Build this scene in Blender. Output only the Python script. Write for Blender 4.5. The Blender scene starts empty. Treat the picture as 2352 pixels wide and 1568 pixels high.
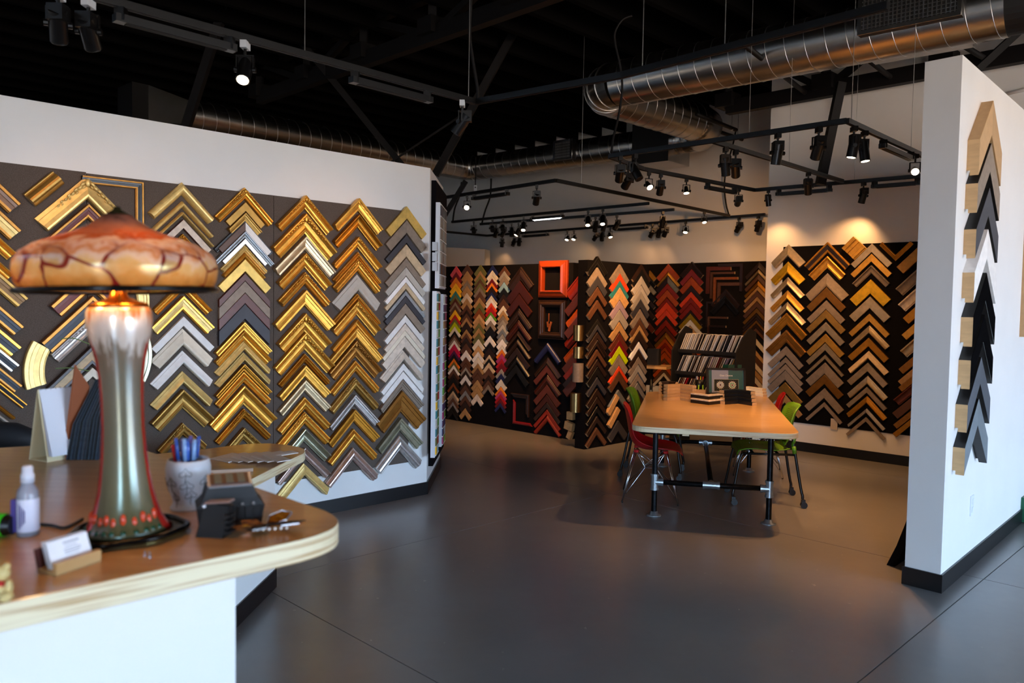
import bpy, math, random, re
from mathutils import Vector, Matrix
random.seed(7)
SC = bpy.context.scene
COL = SC.collection
PI = math.pi

# ------------------------------------------------------------------ camera
H = 1.615                                   # eye height of the photographer
FPX = 1811.4                                # focal length in pixels of the 2352 px wide frame
PITCH, ROLL = 0.0464958, 0.0165017
Fv = Vector((0, math.cos(PITCH), -math.sin(PITCH)))
R0 = Vector((1, 0, 0)); U0 = R0.cross(Fv)
Rv = R0*math.cos(ROLL) + U0*math.sin(ROLL)
Uv = -R0*math.sin(ROLL) + U0*math.cos(ROLL)
cam_data = bpy.data.cameras.new('camera')
cam = bpy.data.objects.new('camera', cam_data)
COL.objects.link(cam)
cam.matrix_world = Matrix(((Rv.x, Uv.x, -Fv.x, 0), (Rv.y, Uv.y, -Fv.y, 0), (Rv.z, Uv.z, -Fv.z, H), (0, 0, 0, 1)))
cam_data.sensor_width = 36.0
cam_data.lens = 36.0*FPX/2352.0
cam_data.clip_start = 0.05; cam_data.clip_end = 200
cam_data.dof.use_dof = True
cam_data.dof.focus_distance = 6.8
cam_data.dof.aperture_fstop = 2.8
SC.camera = cam

# ------------------------------------------------------------------ world: daylight outside the shop windows
SKY = 32.0
SKYC, GNDC = (0.47, 0.69, 1.0), (0.45, 0.38, 0.31)
world = bpy.data.worlds.new('daylight'); SC.world = world
world.use_nodes = True
nt = world.node_tree; nt.nodes.clear()
wo = nt.nodes.new('ShaderNodeOutputWorld'); bg = nt.nodes.new('ShaderNodeBackground')
tc = nt.nodes.new('ShaderNodeTexCoord'); sx = nt.nodes.new('ShaderNodeSeparateXYZ')
rp = nt.nodes.new('ShaderNodeValToRGB')
rp.color_ramp.elements[0].position = 0.49; rp.color_ramp.elements[0].color = (*GNDC, 1)
rp.color_ramp.elements[1].position = 0.51; rp.color_ramp.elements[1].color = (*SKYC, 1)
mr = nt.nodes.new('ShaderNodeMapRange'); mr.inputs[1].default_value = -1; mr.inputs[2].default_value = 1
nt.links.new(tc.outputs['Generated'], sx.inputs[0]); nt.links.new(sx.outputs['Z'], mr.inputs[0])
nt.links.new(mr.outputs[0], rp.inputs[0]); nt.links.new(rp.outputs[0], bg.inputs[0])
bg.inputs[1].default_value = SKY
nt.links.new(bg.outputs[0], wo.inputs[0])

# ------------------------------------------------------------------ exposure
vs = SC.view_settings
SC.display_settings.display_device = 'sRGB'
vs.view_transform = 'Standard'; vs.look = 'None'; vs.gamma = 1.0; vs.exposure = 0.0
vs.use_curve_mapping = False
GAIN = {'T1': .5, 'T2': .95, 'T2b': .33, 'T2c': 1.0, 'wash': 1.6, 'T3': .85, 'T6': .14, 'TR': .5, 'lamp': 1}   # power factor of the spotlights of each track
WARM = (1.0, 0.49, 0.18)

# ------------------------------------------------------------------ surveying helpers (pixel of the photo -> point in the room)
def ray(x, y):
    return Fv + Rv*((x-1176)/FPX) - Uv*((y-784)/FPX)
def fl(x, y, z=0.0):
    d = ray(x, y); t = (z-H)/d.z
    return Vector((d.x*t, d.y*t, z))
def at_depth(x, y, Y):
    d = ray(x, y); t = Y/d.y
    return Vector((d.x*t, Y, H+d.z*t))
class Plane:                                # a vertical wall; u runs to the viewer's right, outward is towards the viewer
    def __init__(s, o, xdir):
        s.o = Vector((o[0], o[1])); s.x = Vector((xdir[0], xdir[1])).normalized()
        s.n = Vector((s.x.y, -s.x.x)); s.rz = math.atan2(s.x.y, s.x.x)
    def uz(s, px, py, off=0.0):
        d = ray(px, py); o = s.o + s.n*off
        t = s.n.dot(o)/s.n.dot(Vector((d.x, d.y)))
        return (Vector((d.x*t, d.y*t))-o).dot(s.x), H+d.z*t
    def pt(s, u, z, off=0.0):
        q = s.o + s.x*u + s.n*off
        return Vector((q.x, q.y, z))
    def pp(s, px, py, off=0.0):
        return s.pt(*s.uz(px, py, off), off)
A_ANG, B_ANG, P_ANG = math.radians(45.27), math.radians(-46.28), math.radians(43.22)
dA = Vector((math.sin(A_ANG), math.cos(A_ANG)))
dB = Vector((math.sin(B_ANG), math.cos(B_ANG)))
dP = Vector((math.sin(P_ANG), math.cos(P_ANG)))
LW = Plane((-0.705, 6.626), dA)             # left partition
CH = Plane((-0.705, 6.626), (0.012, 1.096)) # its turned end
DW = Plane((0.704, 9.471), -dB)             # low dark display wall
FN = Plane((0.83, 8.822), dA)               # dark fin
RC = Plane((3.66, 11.86), -dB)              # far wall of the recess
RW = Plane((3.275, 9.006), -dB)             # right back wall
PW = Plane((2.489, 4.474), dP)              # face of the right-hand partition

# ------------------------------------------------------------------ materials
def lin(h):
    h = h.lstrip('#')
    r = [int(h[i:i+2], 16)/255 for i in (0, 2, 4)]
    return tuple(c/12.92 if c <= .04045 else ((c+.055)/1.055)**2.4 for c in r)
MATS = {}
def mat(name, hexcol, rough=0.5, metal=0.0, var=0.0, scale=8.0, bump=0.0, bscale=40.0, stretch=(1, 1, 1), hex2=None, spec=0.5, trans=0.0, coat=0.0, rand=0.0):
    if name in MATS: return MATS[name]
    m = bpy.data.materials.new(name); m.use_nodes = True
    n = m.node_tree.nodes; l = m.node_tree.links; b = n['Principled BSDF']
    c = lin(hexcol)
    b.inputs['Base Color'].default_value = (*c, 1)
    b.inputs['Roughness'].default_value = rough
    b.inputs['Metallic'].default_value = metal
    b.inputs['Specular IOR Level'].default_value = spec
    b.inputs['Coat Weight'].default_value = coat
    b.inputs['Coat Roughness'].default_value = 0.08
    if trans: b.inputs['Transmission Weight'].default_value = trans
    if var or bump or hex2 or rand:
        t = n.new('ShaderNodeTexCoord'); mp = n.new('ShaderNodeMapping'); mp.inputs['Scale'].default_value = stretch
        l.new(t.outputs['Object'], mp.inputs[0])
    if var or hex2 or rand:
        nz = n.new('ShaderNodeTexNoise'); nz.inputs['Scale'].default_value = scale; nz.inputs['Detail'].default_value = 4
        l.new(mp.outputs[0], nz.inputs['Vector'])
        r = n.new('ShaderNodeValToRGB')
        if hex2: c2 = lin(hex2); lo, hi = c, c2
        else:
            lo = tuple(x*(1-var) for x in c); hi = tuple(min(1, x*(1+var)) for x in c)
        r.color_ramp.elements[0].color = (*lo, 1); r.color_ramp.elements[1].color = (*hi, 1)
        r.color_ramp.elements[0].position = .35; r.color_ramp.elements[1].position = .65
        l.new(nz.outputs['Fac'], r.inputs[0])
        out = r.outputs[0]
        if rand:
            oi = n.new('ShaderNodeObjectInfo'); mr_ = n.new('ShaderNodeMapRange')
            mr_.inputs[3].default_value = 1-rand; mr_.inputs[4].default_value = 1+rand
            l.new(oi.outputs['Random'], mr_.inputs[0])
            hs = n.new('ShaderNodeHueSaturation'); l.new(mr_.outputs[0], hs.inputs['Value']); l.new(out, hs.inputs['Color'])
            out = hs.outputs[0]
        l.new(out, b.inputs['Base Color'])
    if bump:
        nb = n.new('ShaderNodeTexNoise'); nb.inputs['Scale'].default_value = bscale; nb.inputs['Detail'].default_value = 3
        l.new(mp.outputs[0], nb.inputs['Vector'])
        bp = n.new('ShaderNodeBump'); bp.inputs['Strength'].default_value = bump; bp.inputs['Distance'].default_value = 0.01
        l.new(nb.outputs['Fac'], bp.inputs['Height']); l.new(bp.outputs[0], b.inputs['Normal'])
    MATS[name] = m
    return m
def emis(name, col, strength):
    if name in MATS: return MATS[name]
    m = bpy.data.materials.new(name); m.use_nodes = True
    b = m.node_tree.nodes['Principled BSDF']
    b.inputs['Base Color'].default_value = (*col, 1)
    b.inputs['Emission Color'].default_value = (*col, 1); b.inputs['Emission Strength'].default_value = strength
    MATS[name] = m
    return m

# ------------------------------------------------------------------ mesh helpers
class MB:
    def __init__(s): s.v = []; s.f = []; s.mi = []
    def add(s, vs_, fs, mi=0):
        k = len(s.v); s.v += [tuple(v) for v in vs_]; s.f += [tuple(i+k for i in f) for f in fs]; s.mi += [mi]*len(fs)
        return s
    def box(s, c, d, M=None, mi=0):
        c = Vector(c); hx, hy, hz = d[0]/2, d[1]/2, d[2]/2
        vs_ = [Vector((x, y, z)) for x in (-hx, hx) for y in (-hy, hy) for z in (-hz, hz)]
        if M is not None: vs_ = [M @ v for v in vs_]
        vs_ = [v+c for v in vs_]
        return s.add(vs_, [(0, 1, 3, 2), (4, 6, 7, 5), (0, 4, 5, 1), (2, 3, 7, 6), (0, 2, 6, 4), (1, 5, 7, 3)], mi)
    def bar(s, p0, p1, w, h, up=(0, 0, 1), mi=0):
        p0, p1 = Vector(p0), Vector(p1); d = (p1-p0); L = d.length; d.normalize(); up = Vector(up)
        if abs(d.dot(up)) > .98: up = Vector((0, 1, 0))
        sd = d.cross(up).normalized(); u = sd.cross(d)
        M = Matrix((sd, d, u)).transposed()
        return s.box((p0+p1)/2, (w, L, h), M, mi)
    def cyl(s, p0, p1, r0, r1=None, n=12, caps=True, mi=0):
        p0, p1 = Vector(p0), Vector(p1); r1 = r0 if r1 is None else r1
        d = (p1-p0).normalized(); a = Vector((0, 0, 1)) if abs(d.z) < .9 else Vector((1, 0, 0))
        e1 = d.cross(a).normalized(); e2 = d.cross(e1)
        vs_ = []
        for p, r in ((p0, r0), (p1, r1)):
            vs_ += [p+(e1*math.cos(2*PI*i/n)+e2*math.sin(2*PI*i/n))*r for i in range(n)]
        fs = [(i, (i+1) % n, n+(i+1) % n, n+i) for i in range(n)]
        if caps: fs += [tuple(range(n-1, -1, -1)), tuple(range(n, 2*n))]
        return s.add(vs_, fs, mi)
    def tube(s, pts, r, n=8, mi=0, closed=False):
        pts = [Vector(p) for p in pts]; m = len(pts); rr = r if isinstance(r, (list, tuple)) else [r]*m
        vs_ = []; e1 = None
        for i, p in enumerate(pts):
            if closed: d = (pts[(i+1) % m]-pts[i-1]).normalized()
            else: d = (pts[min(i+1, m-1)]-pts[max(i-1, 0)]).normalized()
            if e1 is None:
                a = Vector((0, 0, 1)) if abs(d.z) < .9 else Vector((1, 0, 0)); e1 = d.cross(a).normalized()
            else:
                e1 = (e1-d*e1.dot(d)); e1 = e1.normalized() if e1.length > 1e-6 else d.orthogonal().normalized()
            e2 = d.cross(e1)
            vs_ += [p+(e1*math.cos(2*PI*k/n)+e2*math.sin(2*PI*k/n))*rr[i] for k in range(n)]
        fs = []
        for i in range(m if closed else m-1):
            j = (i+1) % m
            fs += [(i*n+k, i*n+(k+1) % n, j*n+(k+1) % n, j*n+k) for k in range(n)]
        if not closed: fs += [tuple(range(n-1, -1, -1)), tuple(range((m-1)*n, m*n))]
        return s.add(vs_, fs, mi)
    def lathe(s, prof, n=24, c=(0, 0, 0), mi=0, cap=True):
        c = Vector(c); vs_ = []; m = len(prof)
        for r, z in prof:
            vs_ += [c+Vector((r*math.cos(2*PI*k/n), r*math.sin(2*PI*k/n), z)) for k in range(n)]
        fs = []
        for i in range(m-1):
            fs += [(i*n+k, i*n+(k+1) % n, (i+1)*n+(k+1) % n, (i+1)*n+k) for k in range(n)]
        if cap: fs += [tuple(range(n-1, -1, -1)), tuple(range((m-1)*n, m*n))]
        return s.add(vs_, fs, mi)
    def prism(s, poly, z0, z1, mi=0, mside=None):
        n = len(poly); vs_ = [(x, y, z0) for x, y in poly]+[(x, y, z1) for x, y in poly]
        s.add(vs_, [tuple(range(n-1, -1, -1)), tuple(range(n, 2*n))], mi)
        k = len(s.v)-2*n
        s.f += [(k+i, k+(i+1) % n, k+n+(i+1) % n, k+n+i) for i in range(n)]
        s.mi += [mi if mside is None else mside]*n
        return s
    def ball(s, c, r, n=10, m=6, mi=0):
        c = Vector(c); r = (r, r, r) if not isinstance(r, (tuple, list)) else r
        vs_ = [c+Vector((0, 0, r[2]))]
        for i in range(1, m):
            t = PI*i/m
            vs_ += [c+Vector((r[0]*math.sin(t)*math.cos(2*PI*k/n), r[1]*math.sin(t)*math.sin(2*PI*k/n), r[2]*math.cos(t))) for k in range(n)]
        vs_.append(c-Vector((0, 0, r[2])))
        fs = [(0, 1+k, 1+(k+1) % n) for k in range(n)]
        for i in range(m-2):
            fs += [(1+i*n+k, 1+(i+1)*n+k, 1+(i+1)*n+(k+1) % n, 1+i*n+(k+1) % n) for k in range(n)]
        e = len(vs_)-1
        fs += [(e, 1+(m-2)*n+(k+1) % n, 1+(m-2)*n+k) for k in range(n)]
        return s.add(vs_, fs, mi)
    def mesh(s, name, mats, smooth=False, fix=True):
        me = bpy.data.meshes.new(name); me.from_pydata(s.v, [], s.f)
        for m in (mats if isinstance(mats, (list, tuple)) else [mats]): me.materials.append(m)
        me.polygons.foreach_set('material_index', s.mi)
        if smooth: me.polygons.foreach_set('use_smooth', [True]*len(s.f))
        if fix:
            import bmesh
            bm = bmesh.new(); bm.from_mesh(me); bmesh.ops.recalc_face_normals(bm, faces=bm.faces); bm.to_mesh(me); bm.free()
        me.update()
        return me
    def build(s, name, mats, parent=None, smooth=False, loc=None, rz=0):
        return link(name, s.mesh(name, mats, smooth), parent, loc, rz)
def link(name, me, parent=None, loc=None, rz=0):
    o = bpy.data.objects.new(name, me); COL.objects.link(o)
    if parent is not None: o.parent = parent
    if loc is not None: o.location = loc
    if rz: o.rotation_euler = (0, 0, rz)
    return o
def smooth_angle(o, deg=40):
    me = o.data
    me.polygons.foreach_set('use_smooth', [True]*len(me.polygons))
    try: me.set_sharp_from_angle(angle=math.radians(deg))
    except Exception: pass
    return o
def tag(o, label=None, cat=None, group=None, kind=None):
    if label: o['label'] = label
    if cat: o['category'] = cat
    if group: o['group'] = group
    if kind: o['kind'] = kind
    return o
def thing(name, label, cat, loc=(0, 0, 0), rz=0, group=None):
    o = bpy.data.objects.new(name, None); COL.objects.link(o)
    o.empty_display_size = 0.05; o.location = loc; o.rotation_euler = (0, 0, rz)
    return tag(o, label, cat, group)
def struct(o): o['kind'] = 'structure'; return o
def copy_tree(o, parent=None):
    c = o.copy(); COL.objects.link(c); c.parent = parent
    for ch in list(o.children): copy_tree(ch, c)
    return c
def round_poly(pts, r, n=8):
    out = []; m = len(pts)
    for i in range(m):
        p = Vector(pts[i]); a = (Vector(pts[i-1])-p); b = (Vector(pts[(i+1) % m])-p)
        rr = r[i] if isinstance(r, (list, tuple)) else r
        if rr <= 0: out.append((p.x, p.y)); continue
        ta = a.normalized(); tb = b.normalized(); ang = ta.angle(tb)
        dd = min(rr/math.tan(ang/2), a.length*.49, b.length*.49)
        s0 = p+ta*dd; s1 = p+tb*dd
        for k in range(n+1):
            t = k/n; q = s0*(1-t)**2+p*2*t*(1-t)+s1*t*t
            out.append((q.x, q.y))
    return out
ORD = ['zeroth', 'first', 'second', 'third', 'fourth', 'fifth', 'sixth', 'seventh', 'eighth', 'ninth', 'tenth', 'eleventh', 'twelfth', 'thirteenth', 'fourteenth', 'fifteenth',
       'sixteenth', 'seventeenth', 'eighteenth', 'nineteenth', 'twentieth']
def nth(i):
    if i <= 20: return ORD[i]
    return '%d%s' % (i, {1: 'st', 2: 'nd', 3: 'rd'}.get(i % 10, 'th') if i % 100 not in (11, 12, 13) else 'th')
# ------------------------------------------------------------------ surfaces
M_white = mat('white_wall_paint', '#e9e7e3', rough=.55, var=.015, scale=3, bump=.05, bscale=180)
M_black = mat('black_paint', '#0d0b0a', rough=.6)
M_ceil = mat('black_ceiling_paint', '#0a0807', rough=.95, spec=.05)
M_base = mat('black_rubber_base', '#0c0c0f', rough=.35)
M_board = mat('grey_carpet_board', '#62574f', rough=.95, var=.3, scale=260, bump=.5, bscale=420, spec=.1)
M_dark = mat('black_felt_board', '#0f0d0f', rough=.9, var=.15, scale=60, bump=.2, bscale=200, spec=.08)
M_dark2 = mat('dark_brown_felt_board', '#1a1613', rough=.9, var=.2, scale=80, bump=.2, bscale=200, spec=.08)
M_steel = mat('black_steel', '#0f0c0c', rough=.6, spec=.25)
M_galv = mat('galvanised_steel', '#b5b2ae', rough=.27, metal=1.0, var=.06, scale=5, bump=.03, bscale=6)
M_galvd = mat('galvanised_seam', '#c9c8c6', rough=.3, metal=1.0)
M_blk = mat('black_fixture_paint', '#0c0b0b', rough=.32, spec=.5)
M_lens = emis('lamp_lens', (1.0, .78, .5), 22)
M_lensw = emis('led_lens', (.9, .95, 1.0), 9)
M_tape = mat('white_label', '#cfd2d6', rough=.5)

def concrete():
    m = bpy.data.materials.new('polished_concrete'); m.use_nodes = True
    n = m.node_tree.nodes; l = m.node_tree.links; b = n['Principled BSDF']
    t = n.new('ShaderNodeTexCoord')
    n1 = n.new('ShaderNodeTexNoise'); n1.inputs['Scale'].default_value = .55; n1.inputs['Detail'].default_value = 6; n1.inputs['Roughness'].default_value = .6
    n2 = n.new('ShaderNodeTexNoise'); n2.inputs['Scale'].default_value = 14; n2.inputs['Detail'].default_value = 8
    v = n.new('ShaderNodeTexNoise'); v.inputs['Scale'].default_value = 22; v.inputs['Detail'].default_value = 2
    for x in (n1, n2, v): l.new(t.outputs['Object'], x.inputs['Vector'])
    r = n.new('ShaderNodeValToRGB')
    r.color_ramp.elements[0].position = .3; r.color_ramp.elements[0].color = (*lin('#747272'), 1)
    r.color_ramp.elements[1].position = .7; r.color_ramp.elements[1].color = (*lin('#8a8886'), 1)
    l.new(n1.outputs['Fac'], r.inputs[0])
    mx = n.new('ShaderNodeMix'); mx.data_type = 'RGBA'; mx.blend_type = 'MULTIPLY'; mx.inputs[0].default_value = .35
    r2 = n.new('ShaderNodeValToRGB'); r2.color_ramp.elements[0].color = (.75, .75, .75, 1); r2.color_ramp.elements[0].position = .15; r2.color_ramp.elements[1].position = .85
    l.new(n2.outputs['Fac'], r2.inputs[0]); l.new(r.outputs[0], mx.inputs[6]); l.new(r2.outputs[0], mx.inputs[7])
    sp = n.new('ShaderNodeValToRGB'); sp.color_ramp.elements[0].position = .745; sp.color_ramp.elements[1].position = .76
    l.new(v.outputs['Fac'], sp.inputs[0])
    m2 = n.new('ShaderNodeMix'); m2.data_type = 'RGBA'; m2.inputs[7].default_value = (*lin('#a8a29c'), 1)
    l.new(sp.outputs[0], m2.inputs[0]); l.new(mx.outputs[2], m2.inputs[6]); l.new(m2.outputs[2], b.inputs['Base Color'])
    b.inputs['Specular IOR Level'].default_value = .8
    rr = n.new('ShaderNodeMapRange'); rr.inputs[3].default_value = .25; rr.inputs[4].default_value = .31
    l.new(n2.outputs['Fac'], rr.inputs[0]); b.inputs['Roughness'].default_value = .28
    return m
M_floor = concrete()
M_gap = mat('floor_joint_filler', '#4c4745', rough=.9)

# ------------------------------------------------------------------ floor, ceiling, walls
def XY(s, d): return Vector(((s+d)/2, (s-d)/2))          # s = X+Y, d = X-Y
S0, S1, D0, D1_ = -6.0, 15.9, -22.0, 16.0
fb = MB(); q = [XY(S0, D0), XY(S1, D0), XY(S1, D1_), XY(S0, D1_)]
fb.prism([(v.x, v.y) for v in q], -.2, -.012)
floor = struct(fb.build('floor', M_gap))
sl = [S0, 3.0, 7.6, 11.4, S1]; dl = [D0, -10.2, -5.9, -1.83, D1_]
for i in range(4):
    for j in range(4):
        g = .004
        q = [XY(sl[i]+g, dl[j]+g), XY(sl[i+1]-g, dl[j]+g), XY(sl[i+1]-g, dl[j+1]-g), XY(sl[i]+g, dl[j+1]-g)]
        MB().prism([(v.x, v.y) for v in q], -.012, 0).build('floor_slab', M_floor, floor)
q = [XY(S0, D0), XY(S1+.4, D0), XY(S1+.4, D1_), XY(S0, D1_)]
ceiling = struct(MB().prism([(v.x, v.y) for v in q], 4.85, 5.0).build('ceiling', M_ceil))

def slab(name, P, u0, u1, z0, z1, th, m, off=0.0, parent=None, kind='structure'):
    a, b, c, d = P.pt(u0, 0, off), P.pt(u1, 0, off), P.pt(u1, 0, off-th), P.pt(u0, 0, off-th)
    o = MB().prism([(a.x, a.y), (b.x, b.y), (c.x, c.y), (d.x, d.y)], z0, z1).build(name, m, parent)
    if kind: o['kind'] = kind
    return o
def poly_prism(name, pts, z0, z1, m, parent=None):
    return MB().prism([(p[0], p[1]) for p in pts], z0, z1).build(name, m, parent)
# left partition with its turned end
LC2 = Vector((-0.693, 7.722))
wl = struct(poly_prism('wall_left', [LW.pt(-6.2, 0), LW.pt(0, 0), LC2, LW.pt(-6.2, 0, -.77)], 0, 2.74, M_white))
slab('baseboard_left', LW, -6.2, .006, 0, .105, .012, M_base, .012)
CHL = (LC2-Vector((-0.705, 6.626))).length
slab('baseboard_left_end', CH, -.004, CHL, 0, .105, .012, M_base, .012)
bu0 = LW.uz(938, 800)[0]
# carpet board in two panels with a seam
seam = LW.uz(628, 700, .01)[0]; seam2 = LW.uz(200, 600, .01)[0]
cb = thing('carpet_display_board', 'grey carpet covered display board on the long white partition', 'display board', LW.pt(0, .30), LW.rz)
for (a, b, top) in ((-5.6, seam2-.002, 2.366), (seam2+.002, seam-.002, 2.36), (seam+.002, bu0, 2.36)):
    MB().box(((a+b)/2, -.006, (top-.30)/2), (b-a, .012, top-.30)).build('board_panel', M_board, cb)
# right partition
pq2 = Vector((2.353, 4.615))
e1 = PW.pt(4.2, 0); e2 = Vector((pq2.x+dP.x*4.2, pq2.y+dP.y*4.2))
struct(poly_prism('wall_right_partition', [(2.489, 4.474), e1, e2, pq2], 0, 3.05, M_white))
slab('baseboard_right_partition', PW, -.012, 4.2, 0, .105, .012, M_base, .012)
QW = Plane((2.353, 4.615), (2.489-2.353, 4.474-4.615))
QL = (Vector((2.489, 4.474))-pq2).length
slab('baseboard_right_partition_end', QW, -.012, QL+.012, 0, .105, .012, M_base, .012)
# right back wall
rcorner = RW.uz(1757, 700)[0]
slab('wall_right', RW, rcorner, 14.0, 0, 4.85, .15, M_white)
slab('baseboard_right', RW, rcorner, 8.2, 0, .105, .012, M_base, .012)
c = RW.pt(rcorner, 0)
RT = Plane((c.x, c.y), dA)
slab('wall_return', Plane((c.x+dA.x*.0, c.y+dA.y*.0), dA), .15, 2.75, 0, 4.85, .15, M_white, .15)
slab('wall_back', RC, -12.5, 1.4, 0, 4.85, .15, M_white)
slab('baseboard_back', RC, -12.5, 1.0, 0, .105, .012, M_base, .012)
# low dark display wall and fin
slab('wall_dark', DW, -6.5, .02, 0, 2.13, .1, M_dark)
fa, fb_ = FN.pt(0, 0), FN.pt(1.16, 0)
struct(poly_prism('wall_fin', [fa, fb_, FN.pt(1.16, 0, -.137), FN.pt(0, 0, -.137)], 0, 2.13, M_dark))
# low white partition in the room beyond
pa, pb = at_depth(1000, 566, 15.0), at_depth(1113, 572, 15.3)
struct(poly_prism('wall_far_partition', [(pa.x-2.5, pa.y-1.2), (pb.x, pb.y), (pb.x+.1, pb.y+.35), (pa.x-2.5, pa.y-.8)], 0, pb.z, M_white))
# shop front with daylight openings (behind and to the right of the camera), other walls
M_alu = mat('dark_mullion', '#2a2a2c', rough=.4, metal=.6)
ZW0, ZW1 = .12, 3.1
FW = Plane(XY(0, D1_), -dA)                  # u = -s/sqrt2 along the front
BWp = Plane(XY(S0, 0), dB)                   # wall behind the camera
WIN_F = [(-9.8, -1.8)]
WIN_B = [(-5.2, -3.0)]
OPEN_F, OPEN_B = [1], [1]
def glazed(P, wins, opens, u0, u1, tagname):
    slab('wall_'+tagname, P, u0, u1, ZW1, 4.85, .15, M_white)
    slab('wall_'+tagname+'_sill', P, u0, u1, 0, ZW0, .15, M_base)
    edges = sorted(set([u0, u1]+[e for w in wins for e in w]))
    for a, b in zip(edges, edges[1:]):
        op = any(o and w[0] <= a+1e-6 and b <= w[1]+1e-6 for w, o in zip(wins, opens))
        if not op: slab('wall_'+tagname+'_solid', P, a, b, ZW0, ZW1, .15, M_white)
        else:
            n = max(1, round((b-a)/1.75))
            for k in range(n+1):
                c_ = a+(b-a)*k/n
                slab('window_%s_%d' % (tagname, k+1), P, c_-.04, c_+.04, ZW0, ZW1, .1, M_alu)
glazed(FW, WIN_F, OPEN_F, -20, 8, 'front')
glazed(BWp, WIN_B, OPEN_B, -14, 18, 'behind')
for FWp, a, b in [(FW,)+w for w in WIN_F]+[(BWp,)+w for w in WIN_B]:   # sampling portals in the glazed openings
    pl_ = bpy.data.lights.new('window_portal', 'AREA'); pl_.shape = 'RECTANGLE'; pl_.size = b-a; pl_.size_y = ZW1-ZW0; pl_.cycles.is_portal = True
    po = bpy.data.objects.new('window_portal', pl_); COL.objects.link(po); po.location = FWp.pt((a+b)/2, (ZW0+ZW1)/2, .02)
    po.rotation_euler = Vector((FWp.n.x, FWp.n.y, 0)).to_track_quat('-Z', 'Z').to_euler()
LFW = Plane(XY(0, D0), dA)
slab('wall_far_left', LFW, -6, 14, 0, 4.85, .15, M_black)

# ------------------------------------------------------------------ roof structure
for k in range(34):
    d = -20.6+k*.74
    a, b = XY(S0+.3, d), XY(S1-.05, d)
    MB().bar((a.x, a.y, 4.70), (b.x, b.y, 4.70), .07, .26).build('ceiling_joist', M_ceil, ceiling)
def truss(s_pos, d0, d1, label, zb=4.0, zt=4.76):
    m = XY(s_pos, (d0+d1)/2)
    t = thing('roof_truss', label, 'roof truss')
    a, b = XY(s_pos, d0), XY(s_pos, d1)
    MB().bar((a.x, a.y, zb), (b.x, b.y, zb), .10, .16).build('bottom_chord', M_steel, t)
    MB().bar((a.x, a.y, zt), (b.x, b.y, zt), .10, .16).build('top_chord', M_steel, t)
    n = int((d1-d0)/1.6)
    for i in range(n+1):
        p = XY(s_pos, d0+(d1-d0)*i/n)
        MB().bar((p.x, p.y, zb), (p.x, p.y, zt), .08, .08, up=(0, 1, 0)).build('post', M_steel, t)
        MB().box((p.x, p.y, zb+.08), (.22, .22, .16), Matrix.Rotation(PI/4, 3, 'Z')).build('gusset_plate', M_steel, t)
        if i < n:
            q2 = XY(s_pos, d0+(d1-d0)*(i+1)/n)
            if i % 2: MB().bar((p.x, p.y, zb), (q2.x, q2.y, zt), .07, .07).build('diagonal', M_steel, t)
            else: MB().bar((p.x, p.y, zt), (q2.x, q2.y, zb), .07, .07).build('diagonal', M_steel, t)
    return t
truss(12.05, -7.0, 3.0, 'black steel roof truss running along the right white wall')
truss(7.2, -14.0, 3.0, 'black steel roof truss overhead across the middle of the shop', 4.3, 4.74)
def brace(pts, Y, w, label, Y2=None):
    a = at_depth(*pts[0], Y); b = at_depth(*pts[1], Y2 or Y)
    m = MB().bar(a, b, w, w)
    return tag(m.build('roof_brace', M_steel), label, 'brace')
brace(((521, -2), (415, 330)), 8.6, .085, 'black diagonal brace dropping behind the white partition, leftmost')
brace(((612, -2), (950, 412)), 9.4, .075, 'black diagonal brace running down right behind the white partition')
brace(((1222, -2), (1000, 402)), 9.2, .085, 'black diagonal brace crossing the duct beside the partition end')
brace(((1058, 266), (895, 374)), 9.3, .02, 'thin black rod slanting over the duct above the partition')
brace(((1932, 190), (1884, 424)), 8.35, .085, 'black leaning post in front of the upper right white wall')
brace(((1070, 416), (1006, 520)), 9.9, .06, 'black strut beside the partition end under the duct')
brace(((2370, 45), (2245, 160)), 7.0, .06, 'black strut crossing above the right partition')
pipe_data = [((1700, 95), (1908, 259), 'over the table track'), ((1960, 110), (2106, 225), 'left of the right partition'), ((2172, 80), (2345, 184), 'above the right partition'),
             ((1812, 238), (1906, 280), 'just under the roof truss'), ((1600, 262), (1690, 298), 'behind the duct bend, upper'), ((1600, 285), (1704, 320), 'behind the duct bend, lower')]
for a, b, w in pipe_data:
    p0, p1 = fl(*a, 4.0), fl(*b, 4.0)
    t = thing('sprinkler_pipe', 'black capped pipe hanging %s' % w, 'pipe', p1)
    MB().cyl(p0-p1, (0, 0, 0), .026, n=10).build('pipe_run', M_steel, t, True)
    MB().ball((0, 0, 0), .027).build('end_cap', M_steel, t, True)
    d = (p0-p1).normalized()*.12
    MB().box(d+Vector((0, 0, .01)), (.03, .03, .075)).build('hanger_clip', M_galvd, t)
    MB().cyl(d+Vector((0, 0, .05)), d+Vector((0, 0, 4.84-4.0)), .003, n=5).build('hanger_wire', M_steel, t)

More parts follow.
